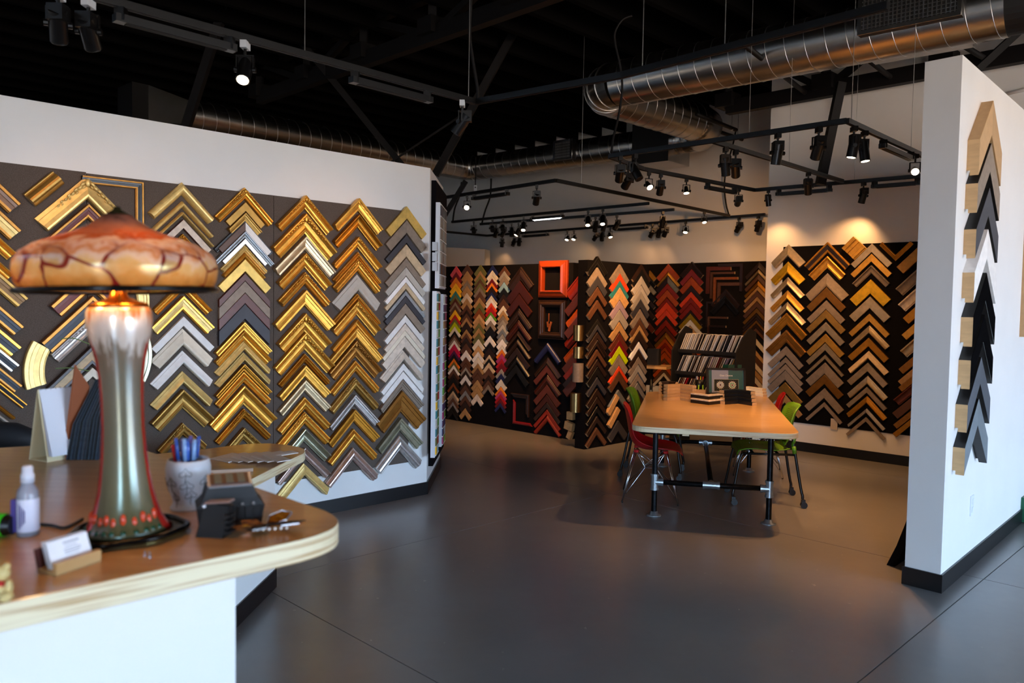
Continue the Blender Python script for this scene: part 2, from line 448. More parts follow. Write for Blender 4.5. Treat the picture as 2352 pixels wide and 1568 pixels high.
# ------------------------------------------------------------------ spiral ducts
def duct_run(t, p0, p1, r, pitch=.185, name='duct_run'):
    p0, p1 = Vector(p0), Vector(p1)
    o = MB().cyl(p0, p1, r, n=40, caps=True).build(name, M_galv, t, False); smooth_angle(o)
    d = p1-p0; L = d.length; d.normalize(); a = Vector((0, 0, 1)); e1_ = d.cross(a).normalized(); e2_ = d.cross(e1_)
    n = int(L/pitch*28)
    MB().tube([p0+d*(L*i/n)+(e1_*math.cos(2*PI*i/28)+e2_*math.sin(2*PI*i/28))*(r+.001) for i in range(n+1)], .0032, 5).build('spiral_seam', M_galvd, o, True)
    return o
def duct_elbow(t, c, din, dout, r, R, n=5, name='elbow'):
    c = Vector(c); din = Vector(din).normalized(); dout = Vector(dout).normalized()
    s0 = c-din*R; ang = din.angle(dout)
    nrm = (dout-din*dout.dot(din)).normalized()
    pts = []
    th = math.tan(ang/2)*1.0
    rad = R/th
    cen = s0+nrm*rad
    for i in range(n+1):
        a = ang*i/n
        pts.append(cen-nrm*rad*math.cos(a)+din*rad*math.sin(a))
    o = MB().tube(pts, r, 36).build(name, M_galv, t); smooth_angle(o, 25)
    for i in range(1, n):
        dd = (pts[i+1]-pts[i-1]).normalized()
        e1_ = dd.cross(Vector((0, 0, 1))).normalized(); e2_ = dd.cross(e1_)
        MB().tube([pts[i]+(e1_*math.cos(2*PI*k/32)+e2_*math.sin(2*PI*k/32))*(r+.002) for k in range(32)], .006, 5, closed=True).build('gore_seam', M_galvd, o, True)
    return s0, c+dout*R
zD = 4.1
dA3 = Vector((dA.x, dA.y, 0)); dB3 = Vector((dB.x, dB.y, 0))
big = thing('spiral_duct', 'large galvanised spiral duct crossing above the table, bending at its left end', 'duct')
near = fl(2318, 12, zD); el = fl(1362, 205, zD)
drun = (el-near).normalized()
rD = .25
Rb = .36
s_, eo = duct_elbow(big, el-drun*.0, drun, dA3, rD, Rb)
duct_run(big, near, el-drun*Rb, rD)
endA = eo+dA3*1.75
duct_run(big, eo, endA, rD)
MB().cyl(near-drun*.5, near, rD*.97, n=32).build('flexible_end', M_black, big)
def grille(t, P, u, z, w, h, off, nv, nh, dep=.09):
    """register box on a duct: u,z centre on plane P"""
    o = MB().box(P.pt(u, z, off-dep/2+.0), (w+.06, dep, h+.06), Matrix.Rotation(P.rz, 3, 'Z')).build('grille_box', M_black, t)
    M = Matrix.Rotation(P.rz, 3, 'Z')
    for du, dz, sw, sh in ((0, h/2+.015, w+.06, .035), (0, -h/2-.015, w+.06, .035), (-w/2-.015, 0, .035, h), (w/2+.015, 0, .035, h)):
        MB().box(P.pt(u+du, z+dz, off+.006), (sw, .016, sh), M).build('grille_frame', M_galv, o)
    for i in range(nv):
        MB().box(P.pt(u-w/2+w*(i+.5)/nv, z, off+.002), (w/nv*.28, .012, h), M).build('vertical_slat', M_galvd, o)
    for i in range(nh):
        MB().box(P.pt(u, z-h/2+h*(i+.5)/nh, off-.004), (w, .012, h/nh*.2), M).build('horizontal_slat', M_galvd, o)
DP = Plane((near.x, near.y), -drun.xy)
gu = DP.uz(2090, 30, rD)[0]
gz = 4.16
grille(big, DP, gu, gz, .74, .26, rD+.06, 22, 8, .12)
MB().box(DP.pt(DP.uz(2110, 105, -.1)[0], zD-rD+.05, -.13), (.8, .24, .03), Matrix.Rotation(DP.rz, 3, 'Z')).build('duct_damper_plate', M_galv, big)
# second duct
sec = thing('spiral_duct', 'smaller galvanised spiral duct running behind the white partition and turning along the far side', 'duct')
e2c = fl(1078, 388, zD); far2 = fl(1478, 331, zD); left2 = fl(420, 262, zD)
r2 = .215
dl2 = (e2c-left2).normalized(); dr2 = (far2-e2c).normalized()
sI, sO = duct_elbow(sec, e2c, dl2, dr2, r2, .27, 3)
duct_run(sec, left2, sI, r2)
duct_run(sec, sO, far2, r2)
tr = MB()
a0 = left2-dl2*.55
M2 = Matrix.Rotation(math.atan2(dl2.y, dl2.x), 3, 'Z')
tr.box(a0-dl2*.1, (.2, .46, .46), M2)
MB().add([a0+M2@Vector((0, y, z)) for y, z in ((-.23, -.23), (.23, -.23), (.23, .23), (-.23, .23))]+[left2+M2@Vector((0, y, z)) for y, z in ((-.16, -.16), (.16, -.16), (.16, .16), (-.16, .16))],
         [(0, 1, 5, 4), (1, 2, 6, 5), (2, 3, 7, 6), (3, 0, 4, 7), (0, 3, 2, 1), (4, 5, 6, 7)]).build('transition', M_galv, sec)
tr.build('plenum', M_steel, sec)
DP2 = Plane((far2.x, far2.y), dr2.xy)
grille(sec, DP2, DP2.uz(1297, 345, r2)[0], 4.13, .32, .26, r2+.05, 12, 6, .1)
# lined box joining the two ducts
bx0 = far2; bxl = .62
bx = thing('duct_silencer_box', 'black fronted sheet metal box joining the two ducts', 'duct box', (0, 0, 0))
Mb = Matrix.Rotation(math.atan2(dr2.y, dr2.x), 3, 'Z')
bc = bx0+dr2*(bxl/2)+Vector((0, 0, -.06))
MB().box(bc, (bxl, .62, .6), Mb).build('box_body', M_galv, bx)
MB().box(bc-Mb@Vector((0, .314, 0)), (bxl, .008, .6), Mb).build('black_lining', M_black, bx)
j0 = bx0+dr2*bxl
elb = endA+dA3*.0
duct_run(big, j0, j0+dr2*.12, r2, .11, 'outlet_collar')
kz = (endA.xy-j0.xy)
MB().tube([j0+dr2*.1, j0+dr2*.32+dA3*.02, endA+dA3*.26-dB3*.05*0+Vector((0, 0, -.02)), endA+dA3*.1, endA-dA3*.02], [r2, r2, rD*.98, rD, rD], 32).build('return_elbow', M_galv, big, True)

# ------------------------------------------------------------------ lighting tracks
ZT = 2.95
def track(px, label, w=.034, h=.036):
    pts = [fl(x, y, ZT) for x, y in px]
    t = thing('lighting_track', label, 'lighting track', pts[0])
    for a, b in zip(pts, pts[1:]):
        MB().bar(a-pts[0]+Vector((0, 0, h/2)), b-pts[0]+Vector((0, 0, h/2)), w, h).build('track_rail', M_blk, t)
        MB().bar(a-pts[0]+Vector((0, 0, -.001)), b-pts[0]+Vector((0, 0, -.001)), w*.4, .004).build('track_slot', M_steel, t)
    return t
TR = {
 'T1': [(-380, -161), (1092, 240), (1428, 180), (2040, 22)],
 'T2': [(1400, 363), (1945, 283), (2150, 376)],
 'T2b': [(1640, 330), (1935, 420)],
 'T2c': [(1400, 364), (1478, 392), (1733, 440), (2140, 406)],
 'T3': [(1000, 460), (1277, 418), (1675, 498)],
 'T4': [(1038, 512), (1490, 470)],
 'T5': [(1103, 517), (1548, 484)],
 'T6': [(1000, 532), (1118, 543), (1757, 495)],
}
TL = {'T1': 'long black lighting track above the grey carpet board', 'T2': 'black lighting track bending in front of the upper right white wall',
      'T2b': 'straight black lighting track slanting behind the table track', 'T2c': 'lowest black lighting track along the right back wall',
      'T3': 'black lighting track with a bend above the dark display wall', 'T4': 'short black lighting track in the far room, upper',
      'T5': 'short black lighting track in the far room, lower', 'T6': 'farthest black lighting track along the back wall'}
for k in TR: track(TR[k], TL[k])
def tpt(k, x):                               # point of a track under pixel column x
    px = TR[k]
    best = None
    for (x0, y0), (x1, y1) in zip(px, px[1:]):
        if best is None and min(x0, x1)-2 <= x <= max(x0, x1)+2:
            best = fl(x, y0+(y1-y0)*(x-x0)/(x1-x0), ZT)
    return best
# suspension wires and power drops
def wire(k, x, label):
    p = tpt(k, x)
    tag(MB().cyl(p+Vector((0, 0, .03)), (p.x, p.y, 4.84), .0028, n=5).build('suspension_wire', M_galvd), label, 'wire')
for k, x, l_ in (('T1', 700, 'thin steel wire holding the long track, left one'), ('T1', 1076, 'thin steel wire at the corner of the long track'), ('T1', 1475, 'thin steel wire in front of the duct bend'), ('T1', 1664, 'thin steel wire in front of the large duct'),
                 ('T2', 1955, 'thin steel wire at the corner of the table track'), ('T2', 2092, 'thin steel wire beside the right partition'), ('T2', 1720, 'thin steel wire holding the middle of the table track'), ('T2b', 1812, 'thin steel wire holding the slanting track'),
                 ('T2c', 1962, 'thin steel wire on the lowest track near the leaning post'), ('T3', 1335, 'thin steel wire on the track above the dark wall')):
    wire(k, x, l_)
def cord(pts, Y, r, label, cat='cable'):
    tag(MB().tube([at_depth(x, y, Y) for x, y in pts], r, 7).build('power_cord', M_steel, None, True), label, cat)
def bez(p, n=8):
    out = []
    for i in range(len(p)-1):
        p0 = Vector(p[max(i-1, 0)]); p1 = Vector(p[i]); p2 = Vector(p[i+1]); p3 = Vector(p[min(i+2, len(p)-1)])
        for k in range(n):
            t = k/n
            out.append(tuple(.5*((2*p1)+(p2-p0)*t+(2*p0-5*p1+4*p2-p3)*t*t+(3*p1-p0-3*p2+p3)*t**3)))
    out.append(tuple(p[-1])); return out
Yc = tpt('T1', 1090).y
cord(bez([(1082, -5), (1079, 60), (1080, 92), (1088, 150), (1097, 205), (1097, 236)]), Yc, .011, 'black power cord dropping to the corner of the long track')
Yc = tpt('T2', 1402).y
cord(bez([(1452, 36), (1430, 45), (1413, 72), (1413, 100), (1424, 150), (1429, 205), (1420, 270), (1408, 320), (1404, 362)]), Yc, .011, 'black power cord looping down past the duct bend')
cord(bez([(1690, 300), (1684, 330), (1668, 390), (1664, 430), (1668, 470), (1675, 496)]), tpt('T3', 1674).y, .012, 'black power cord curving down to the end of the far track')
cord(bez([(1060, 418), (1055, 450), (1044, 480), (1040, 510)]), tpt('T4', 1040).y, .014, 'black power cord at the left end of the upper far track')
cord(bez([(1128, 410), (1126, 450), (1114, 485), (1106, 516)]), tpt('T5', 1104).y, .014, 'black power cord at the left end of the lower far track')

# spotlights: adapter, yoke, barrel, lens
def spot(track_k, x, aim, lit, label, energy=0, size=1.0, blend=.6, ang=60, kind='can'):
    p = tpt(track_k, x)
    aim = Vector(aim).normalized()
    t = thing('track_spotlight', label, 'spotlight', p, 0, 'spotlights on the tracks')
    s = size*.8
    MB().box((0, 0, -.02*s), (.035*s, .075*s, .04*s)).build('track_adapter', M_tape if (track_k == 'T1' and x in (133, 203, 563, 1062)) else M_blk, t)
    MB().cyl((0, 0, -.04*s), (0, 0, -.075*s), .009*s, n=8).build('swivel_stem', M_blk, t)
    side = aim.cross(Vector((0, 0, 1)))
    side = side.normalized() if side.length > .05 else Vector((1, 0, 0))
    c = Vector((0, 0, -.155*s))
    y = MB()
    for sg in (-1, 1):
        y.bar((Vector((0, 0, -.078*s)))+side*sg*.046*s, c+side*sg*.046*s, .006*s, .02*s)
    y.bar(Vector((0, 0, -.078*s))-side*.049*s, Vector((0, 0, -.078*s))+side*.049*s, .02*s, .006*s)
    y.build('yoke', M_blk, t)
    for sg in (-1, 1):
        MB().cyl(c+side*sg*.042*s, c+side*sg*.06*s, .016*s, n=10).build('knob', M_blk, t)
    up = side.cross(aim)
    if kind == 'can':
        b = MB().cyl(c-aim*.07*s, c+aim*.085*s, .04*s, n=20).build('barrel', M_blk, t); smooth_angle(b)
        MB().box(c-aim*.055*s, (.075*s, .06*s, .075*s)).build('driver_housing', M_blk, t)
        rim = MB().tube([c+aim*.086*s+(side*math.cos(2*PI*i/20)+up*math.sin(2*PI*i/20))*.037*s for i in range(20)], .004*s, 6, closed=True).build('rim', M_blk, b, True)
        lens = MB().cyl(c+aim*.0865*s, c+aim*.088*s, .032*s, n=20).build('lens', M_lens if lit else M_steel, b)
    else:
        b = MB().cyl(c-aim*.06*s, c+aim*.03*s, .02*s, .036*s, n=18).build('barrel', M_blk, t); smooth_angle(b)
        lens = MB().cyl(c+aim*.031*s, c+aim*.034*s, .034*s, n=18).build('lens', M_lens if lit else M_steel, b)
    if energy:
        ld = bpy.data.lights.new('spot_bulb', 'SPOT'); ld.energy = energy*GAIN['wash' if (track_k == 'T2c' and x > 1750) else track_k]; ld.color = WARM
        ld.spot_size = math.radians(ang); ld.spot_blend = blend; ld.shadow_soft_size = .03
        lo = bpy.data.objects.new('spot_bulb', ld); COL.objects.link(lo); lo.parent = t
        lo.location = c+aim*.11*s
        lo.rotation_euler = aim.to_track_quat('-Z', 'Y').to_euler()
    return t
def aim_to(k, x, tgt):
    p = tpt(k, x)-Vector((0, 0, .15)); return Vector(tgt)-p
def linear(k, x0, x1, label, lit=False, drop=.03):
    a, b = tpt(k, x0), tpt(k, x1); m = (a+b)/2
    t = thing('linear_track_light', label, 'light bar', m, 0, 'light bars on the tracks')
    dd = (b-a).normalized(); L = (b-a).length
    MB().bar(-dd*L/2+Vector((0, 0, -drop-.02)), dd*L/2+Vector((0, 0, -drop-.02)), .05, .036).build('housing', M_blk, t)
    for sg in (-1, 1):
        MB().bar(dd*sg*(L/2-.03)+Vector((0, 0, 0)), dd*sg*(L/2-.03)+Vector((0, 0, -drop-.03)), .045, .045).build('mount', M_blk, t)
    MB().bar(-dd*(L/2-.05)+Vector((0, 0, -drop-.039)), dd*(L/2-.05)+Vector((0, 0, -drop-.039)), .032, .004).build('diffuser', M_lensw if lit else M_steel, t)
    if lit:
        n = 18
        for i in range(n):
            MB().ball(dd*((i+.5)/n-.5)*(L-.12)+Vector((0, 0, -drop-.043)), .010, 8, 4).build('led', M_lensw, t, True)
# ------------------------------------------------------------------ the heads on each track
def zt(zx): return 980+zx/2.94
LWt = lambda px, py: LW.pp(px, py)
spot('T1', -70, aim_to('T1', -70, LWt(20, 800)), False, 'black track spotlight, leftmost on the long track, turned to the wall', 4, 1.15, .9, 100)
spot('T1', 133, aim_to('T1', 133, LWt(180, 800)), False, 'black track spotlight, second from left on the long track', 14, 1.15, .9, 95)
spot('T1', 203, aim_to('T1', 203, LWt(400, 800)), False, 'black track spotlight with white adapter, third on the long track', 24, 1.15, .9, 95)
spot('T1', 563, aim_to('T1', 563, (-1.3, 2.6, .6)), True, 'lit black track spotlight hanging in the middle of the long track', 25, 1.15, .6, 60)
spot('T1', 1062, aim_to('T1', 1062, LWt(720, 780)), False, 'black track spotlight at the corner of the long track', 30, 1.15, .9, 100)
linear('T1', 262, 540, 'black unlit light bar on the long track, left one')
linear('T1', 806, 990, 'black unlit light bar on the long track, near its corner')
spot('T2', 1425, aim_to('T2', 1425, FN.pt(.2, 1.3)), False, 'black spotlight pointing down left at the left end of the table track', 90, 1.2, .7, 70)
spot('T2c', 1443, aim_to('T2c', 1443, DW.pt(-.6, 1.0)), False, 'black spotlight beside the left end of the table track, tilted left', 160, 1.2, .8, 90)
spot('T2', 1460, (.35, -.3, -.75), False, 'black spotlight with a disc shade near the left end of the table track', 0, 1.2)
spot('T2', 1787, aim_to('T2', 1787, (1.9, 6.6, .75)), False, 'black spotlight with a vented back on the table track, left of two', 95, 1.2, .5, 50)
spot('T2', 1881, aim_to('T2', 1881, (2.2, 7.4, .75)), False, 'black spotlight on the table track, right of two', 80, 1.2, .5, 50)
spot('T2', 1962, aim_to('T2', 1962, (2.0, 5.9, 0)), True, 'lit black spotlight at the bend of the table track, left of a pair', 120, 1.15, .6, 75)
spot('T2', 1986, aim_to('T2', 1986, (2.9, 5.6, 0)), True, 'lit black spotlight at the bend of the table track, right of a pair', 140, 1.15, .6, 75)
spot('T2', 2103, (-.3, -.75, -.45), True, 'lit black spotlight right beside the right partition', 0, 1.1, kind='par')
linear('T2', 2026, 2094, 'black light bar on the table track near the right partition')
spot('T2b', 1667, aim_to('T2b', 1667, (2.3, 7.6, 0)), True, 'lit black spotlight on the slanting track, left of a pair', 150, 1.2, .8, 85)
spot('T2b', 1690, aim_to('T2b', 1690, RW.pt(-.6, .4)), True, 'lit black spotlight on the slanting track, right of a pair', 190, 1.2, .9, 95)
spot('T2b', 1857, aim_to('T2b', 1857, RW.pt(.2, .6)), True, 'lit black spotlight on the slanting track, by itself', 190, 1.1, .9, 95)
spot('T2c', 1491, (.3, -.6, -.7), True, 'brightly lit small spotlight at the left end of the lowest track', 0, 1.1, kind='par')
spot('T2c', 1518, aim_to('T2c', 1518, FN.pt(.9, 1.2)), False, 'unlit looking black spotlight on the lowest track, second from left', 80, 1.1, .7, 70)
spot('T2c', 1577, (.05, -.25, -1), True, 'lit small cone spotlight on the lowest track', 0, 1.0, kind='par')
spot('T2c', 1697, aim_to('T2c', 1697, RC.pt(-1.0, 1.5)), False, 'black spotlight right of the light bar on the lowest track', 150, 1.1, .9, 90)
linear('T2c', 1622, 1690, 'black light bar on the lowest track, left of its bend')
linear('T2c', 1783, 1911, 'black light bar on the lowest track, right of its bend')
spot('T2c', 1984, aim_to('T2c', 1984, RW.pt(.35, 1.6)), False, 'black spotlight tilted right on the lowest track', 14, 1.1, .8, 105)
linear('T2c', 2002, 2116, 'black light bar on the lowest track beside the right partition')
spot('T2c', 1765, aim_to('T2c', 1765, RW.pt(-.25, 1.6)), False, 'black spotlight on the lowest track just past its bend', 12, .9, .8, 105)
spot('T3', 1073, (-.1, -.75, -.5), True, 'brightly lit spotlight facing the camera by the partition end', 0, 1.1, kind='par')
linear('T3', 1086, 1168, 'black light bar on the track above the dark wall')
spot('T3', 1233, aim_to('T3', 1233, DW.pt(-.9, 1.3)), False, 'black spotlight hanging below the bend of the far track', 200, 1.15, .9, 95)
# unseen track with two heads, added to warm the right partition
pR = [Vector((2.6, 1.3, ZT)), Vector((5.2, 3.8, ZT))]
tR = thing('lighting_track', 'black lighting track facing the right partition, added outside the picture', 'lighting track', pR[0])
MB().bar((0, 0, .018), pR[1]-pR[0]+Vector((0, 0, .018)), .034, .036).build('track_rail', M_blk, tR)  # rail of the added unseen track
TR['TR'] = None
_t = tpt
def tpt(k, x): return pR[0].lerp(pR[1], x) if k == 'TR' else _t(k, x)
spot('TR', .2, aim_to('TR', .2, PW.pt(.4, 2.3)), True, 'added unseen spotlight warming the right partition, left one', 60, 1.1, .9, 80)
spot('TR', .6, aim_to('TR', .6, PW.pt(1.8, 2.3)), True, 'added unseen spotlight warming the right partition, right one', 60, 1.1, .9, 80)
spot('T3', zt(1875), (.1, -.4, -.9), True, 'lit small cone spotlight near the right end of the far track', 0, 1.0, kind='par')
k_ = 0
for zx, lit in ((318, 0), (445, 0), (515, 0), (655, 1), (1090, 1), (1190, 1)):
    k_ += 1
    e = 50 if zx in (318, 655) else 0
    spot('T4', zt(zx), aim_to('T4', zt(zx), DW.pt(-1.6+.2*k_, 1.6)) if not lit else (-.05, -.5, -.85), lit, '%s spotlight, %s from left on the upper far track' % ('lit black' if lit else 'black', nth(k_)), 0, 1.15)
linear('T4', zt(705), zt(925), 'light bar with a row of glowing white dots on the upper far track', True)
k_ = 0
for zx, lit in ((470, 0), (520, 0), (575, 0), (620, 1), (1140, 0), (1200, 0), (1285, 0), (1595, 0)):
    k_ += 1
    spot('T5', zt(zx), (random.uniform(-.5, .3), -.2, -.8), lit, '%s spotlight, %s from left on the lower far track' % ('lit black' if lit else 'black', nth(k_)), 0, 1.15)
k_ = 0
for zx, lit in ((510, 0), (590, 0), (625, 0), (950, 1), (995, 1), (1145, 0), (1185, 0), (1240, 1), (1525, 0), (1570, 0), (1615, 0), (1750, 1), (2110, 0), (2240, 0)):
    k_ += 1
    e = {1145: 20, 1525: 26, 1615: 26, 2110: 28, 2240: 22, 510: 16}.get(zx, 0)
    tg = {1145: RC.pt(-4.2, 1.6), 1525: RC.pt(-2.7, 1.6), 1615: RC.pt(-2.2, 1.6), 2110: RC.pt(-1.1, 1.6), 2240: RC.pt(-.4, 1.5), 510: RC.pt(-5.5, 1.6)}.get(zx)
    a = aim_to('T6', zt(zx), tg) if tg else (random.uniform(-.3, .3), -.3, -.85)
    spot('T6', zt(zx), a, lit, '%s spotlight, %s from left on the farthest track' % ('lit black' if lit else 'black', nth(k_)), e, 1.15, .8, 110, 'par' if lit else 'can')
linear('T6', zt(650), zt(822), 'black light bar on the farthest track, left one')
linear('T6', zt(1285), zt(1492), 'black light bar on the farthest track, right one')

# ------------------------------------------------------------------ frame corner samples
FIN = {   # key: (hex, rough, metal, words)
 'gold': ('#e2a745', .38, .8, 'gold'), 'dgold': ('#bd8128', .4, .8, 'dark gold'), 'pgold': ('#eccb7e', .42, .4, 'pale gold'), 'ygold': ('#f2ba2c', .36, .8, 'bright yellow gold'),
 'cgold': ('#d9b45f', .45, .5, 'flat gold'), 'bronze': ('#a06c2c', .38, .75, 'bronze'), 'ogold': ('#a9823f', .42, .7, 'olive gold'), 'champ': ('#c9b28c', .33, .8, 'champagne'),
 'silver': ('#cfc9c4', .33, .8, 'silver'), 'gsilver': ('#a7a58c', .35, .8, 'greenish silver'), 'psilver': ('#c2a99e', .35, .75, 'pinkish silver'), 'bsilver': ('#9aa1a6', .4, .6, 'grey silver'),
 'white': ('#ece9e4', .45, 0, 'white'), 'cream': ('#e3d8c2', .5, 0, 'cream'), 'pale': ('#d9c9b6', .55, 0, 'pale wood'), 'beige': ('#c9b08c', .55, 0, 'beige'), 'tan': ('#a9814f', .5, 0, 'tan'),
 'lwood': ('#c79a63', .5, 0, 'light wood'), 'taupe': ('#8a7a6a', .55, .1, 'taupe'), 'gtaupe': ('#9b9489', .55, 0, 'grey'), 'lgrey': ('#b9b2a6', .55, 0, 'light grey'),
 'char': ('#35343a', .5, 0, 'charcoal'), 'black': ('#141211', .35, 0, 'black'), 'dbrown': ('#2b1a12', .4, 0, 'dark brown'), 'brown': ('#5a3822', .45, 0, 'brown'), 'rbrown': ('#5c2716', .4, 0, 'reddish brown'),
 'mahog': ('#8a2412', .35, 0, 'mahogany red'), 'owood': ('#ad480f', .38, 0, 'orange wood'), 'red': ('#b3161d', .38, 0, 'red'), 'dred': ('#6e0f16', .4, 0, 'dark red'), 'pink': ('#e0565e', .4, 0, 'coral pink'),
 'crim': ('#c01347', .38, 0, 'crimson'), 'magenta': ('#b23a6d', .4, 0, 'magenta'), 'purple': ('#4a1748', .4, 0, 'purple'), 'orange': ('#e87d16', .4, 0, 'orange'), 'orred': ('#e0451a', .38, 0, 'orange red'),
 'yellow': ('#f0b70f', .38, 0, 'yellow'), 'lime': ('#bed400', .35, 0, 'lime yellow'), 'green': ('#5aa023', .38, 0, 'green'), 'teal': ('#2f7f83', .4, 0, 'teal'), 'navy': ('#1d2450', .4, 0, 'navy blue'),
 'lblue': ('#8fb6c4', .45, 0, 'light blue'), 'lilac': ('#9d8796', .5, 0, 'lilac grey'), 'olive': ('#6b6a35', .5, 0, 'olive'), 'copper': ('#a85a2a', .4, .5, 'copper'), 'burl': ('#8a5a30', .35, 0, 'burl brown'),
 'bgrey': ('#4c5058', .45, 0, 'blue grey'), 'dmahog': ('#3d170c', .38, 0, 'dark mahogany'), 'forange': ('#8f3410', .35, 0, 'orange brown'), 'maroon': ('#7a3f3c', .45, 0, 'maroon'),
}
M_end = mat('raw_wood_end', '#cda878', rough=.7, var=.08, scale=8, stretch=(1, 1, 6))
def fmat(k):
    h, r, me_, w = FIN[k]
    if k == 'mirror': return mat('moulding_mirror', h, rough=r, metal=1.0)
    wood = k in ('tan', 'lwood', 'brown', 'rbrown', 'owood', 'mahog', 'beige', 'pale', 'taupe', 'burl', 'dbrown')
    return mat('moulding_'+k, h, rough=r, metal=me_, var=.12 if me_ > .3 else (.12 if wood else .05), scale=26 if not wood else 30, bump=.06 if me_ > .3 else .06, bscale=60, rand=.12,
               stretch=(1, 1, 1))
PROF = {
 'flat': [(0, 0), (0, .92), (.03, 1), (.97, 1), (1, .92), (1, 0)],
 'scoop': [(0, 0), (0, .86), (.04, .98), (.10, 1), (.16, .95), (.19, .82), (.26, .62), (.36, .46), (.48, .38), (.60, .36), (.72, .42), (.78, .56), (.83, .60), (.88, .56), (.90, .42), (1, .38), (1, 0)],
 'ogee': [(0, 0), (0, .5), (.05, .62), (.10, .62), (.13, .5), (.19, .56), (.30, .78), (.42, .94), (.54, 1), (.66, .96), (.74, .84), (.78, .62), (.84, .58), (.90, .64), (.95, .58), (1, .4), (1, 0)],
 'rev': [(0, 0), (0, .35), (.10, .40), (.22, .46), (.24, .58), (.40, .66), (.58, .78), (.72, .92), (.80, 1), (.90, .98), (.97, .86), (1, .6), (1, 0)],
 'step': [(0, 0), (0, .96), (.03, 1), (.20, 1), (.23, .96), (.23, .8), (.44, .76), (.46, .62), (.72, .54), (.74, .66), (.90, .66), (.92, .5), (1, .45), (1, 0)],
 'round': [(0, 0), (0, .3), (.06, .55), (.16, .78), (.30, .94), (.46, 1), (.62, .96), (.78, .82), (.90, .58), (.97, .35), (1, .2), (1, 0)],
 'deep': [(0, 0), (0, .98), (.01, 1), (.985, 1), (1, .98), (1, .28), (.86, .28), (.86, 0)],
}
ARM = {}
def arm_mesh(prof, w, L, dep, side, vcut, rnd=0):
    key = (prof, round(w, 3), round(L, 2), round(dep, 3), side, vcut)
    if key in ARM: return ARM[key]
    P = PROF[prof]; n = len(P); r2_ = math.sqrt(.5)
    w, L, dep = max(key[1], .004), key[2], key[3]
    vs_ = []
    for end in (0, 1):
        for c_, h_ in P:
            c_ *= w; l_ = c_ if not end else (L+(c_ if vcut else 0))
            x = (l_-c_)*r2_; z = -(l_+c_)*r2_
            vs_.append((side*x, -h_*dep, z))
    fs = [(i, (i+1) % n, n+(i+1) % n, n+i) for i in range(n)]+[tuple(range(n-1, -1, -1)), tuple(range(n, 2*n))]
    b = MB(); b.add(vs_, fs); b.mi = [0]*n+[0, 1]
    for i in range(n-1):                          # edge faces may carry a second finish
        cm = (P[i][0]+P[i+1][0])/2
        if (prof == 'deep' and i not in (1, 2, 3)) or (prof != 'deep' and (cm < .235 or cm > .73)): b.mi[i] = 2
    me = b.mesh('moulding_arm', [M_end, M_end, M_end])
    ARM[key] = me
    return me
ORN = {}
def orn_mesh(w, L, dep):
    key = (round(w, 2), round(L, 2), round(dep, 2))
    if key in ORN: return ORN[key]
    b = MB(); r2_ = math.sqrt(.5)
    w, L, dep = max(key[0], .01), key[1], key[2]
    def petal(c_, l_, sd, a_, b2, h_):            # low ellipsoid lying along the arm
        d_ = Vector((sd*r2_, 0, -r2_)); n_ = Vector((-sd*r2_, 0, -r2_)); o_ = d_*l_+n_*c_+Vector((0, -dep*.9, 0))
        q_ = MB(); q_.ball((0, 0, 0), 1.0, 7, 4)
        b.add([o_+d_*v[0]*a_+n_*v[2]*b2+Vector((0, v[1]*h_, 0)) for v in q_.v], q_.f)
    b.ball((0, -dep*.88, -w*.42), (w*.15, dep*.16, w*.26), 8, 5)
    for s_ in (-1, 1):
        for k in range(8):
            l_ = w*.55+k*L*.07; q_ = 1-k*.07
            petal(w*(.17+.05*(k % 2)), l_, s_, L*.055*q_, w*.10*q_, dep*.16)
            if k % 2 == 0: petal(w*.33, l_+L*.02, s_, L*.035*q_, w*.06*q_, dep*.10)
    ORN[key] = b.mesh('carved_ornament', [M_end], True)
    return ORN[key]
def set_mat(o, m, m2=None, m3=None):
    for i, mm in enumerate((m, m2 or m, m3 or m)):
        if i < len(o.material_slots):
            o.material_slots[i].link = 'OBJECT'; o.material_slots[i].material = mm
NCOR = [0]
def corner(P, u, z, w, s, key, prof='scoop', dep=.035, off=.012, label=None, group=None, vcut=False, orn=False, arms=(-1, 1), flip=False, key2=None, rot=0, raw=False, edge=None):
    L = s*math.sqrt(2)
    kind_ = 'narrow_frame_corner' if (dep < .023 and w < .05) else ('gilded_frame_corner' if FIN[key][2] > .3 else 'wooden_frame_corner')
    t = thing(kind_, label, 'frame sample', P.pt(u, z, off), P.rz, group)
    if flip: t.rotation_euler = (0, PI, P.rz)
    if rot: t.rotation_euler = Matrix.Rotation(P.rz, 3, 'Z').to_4x4().__matmul__(Matrix.Rotation(rot, 4, 'Y')).to_euler()
    for sd in arms:
        o = link('moulding_arm', arm_mesh(prof, w, L, dep, sd, vcut), t)
        set_mat(o, fmat(key2 if (key2 and sd == 1) else key), M_end if raw else None, fmat(edge) if edge else None)
    if orn:
        o = link('carved_ornament', orn_mesh(w, L, dep), t); set_mat(o, fmat(key))
    NCOR[0] += 1
    return t
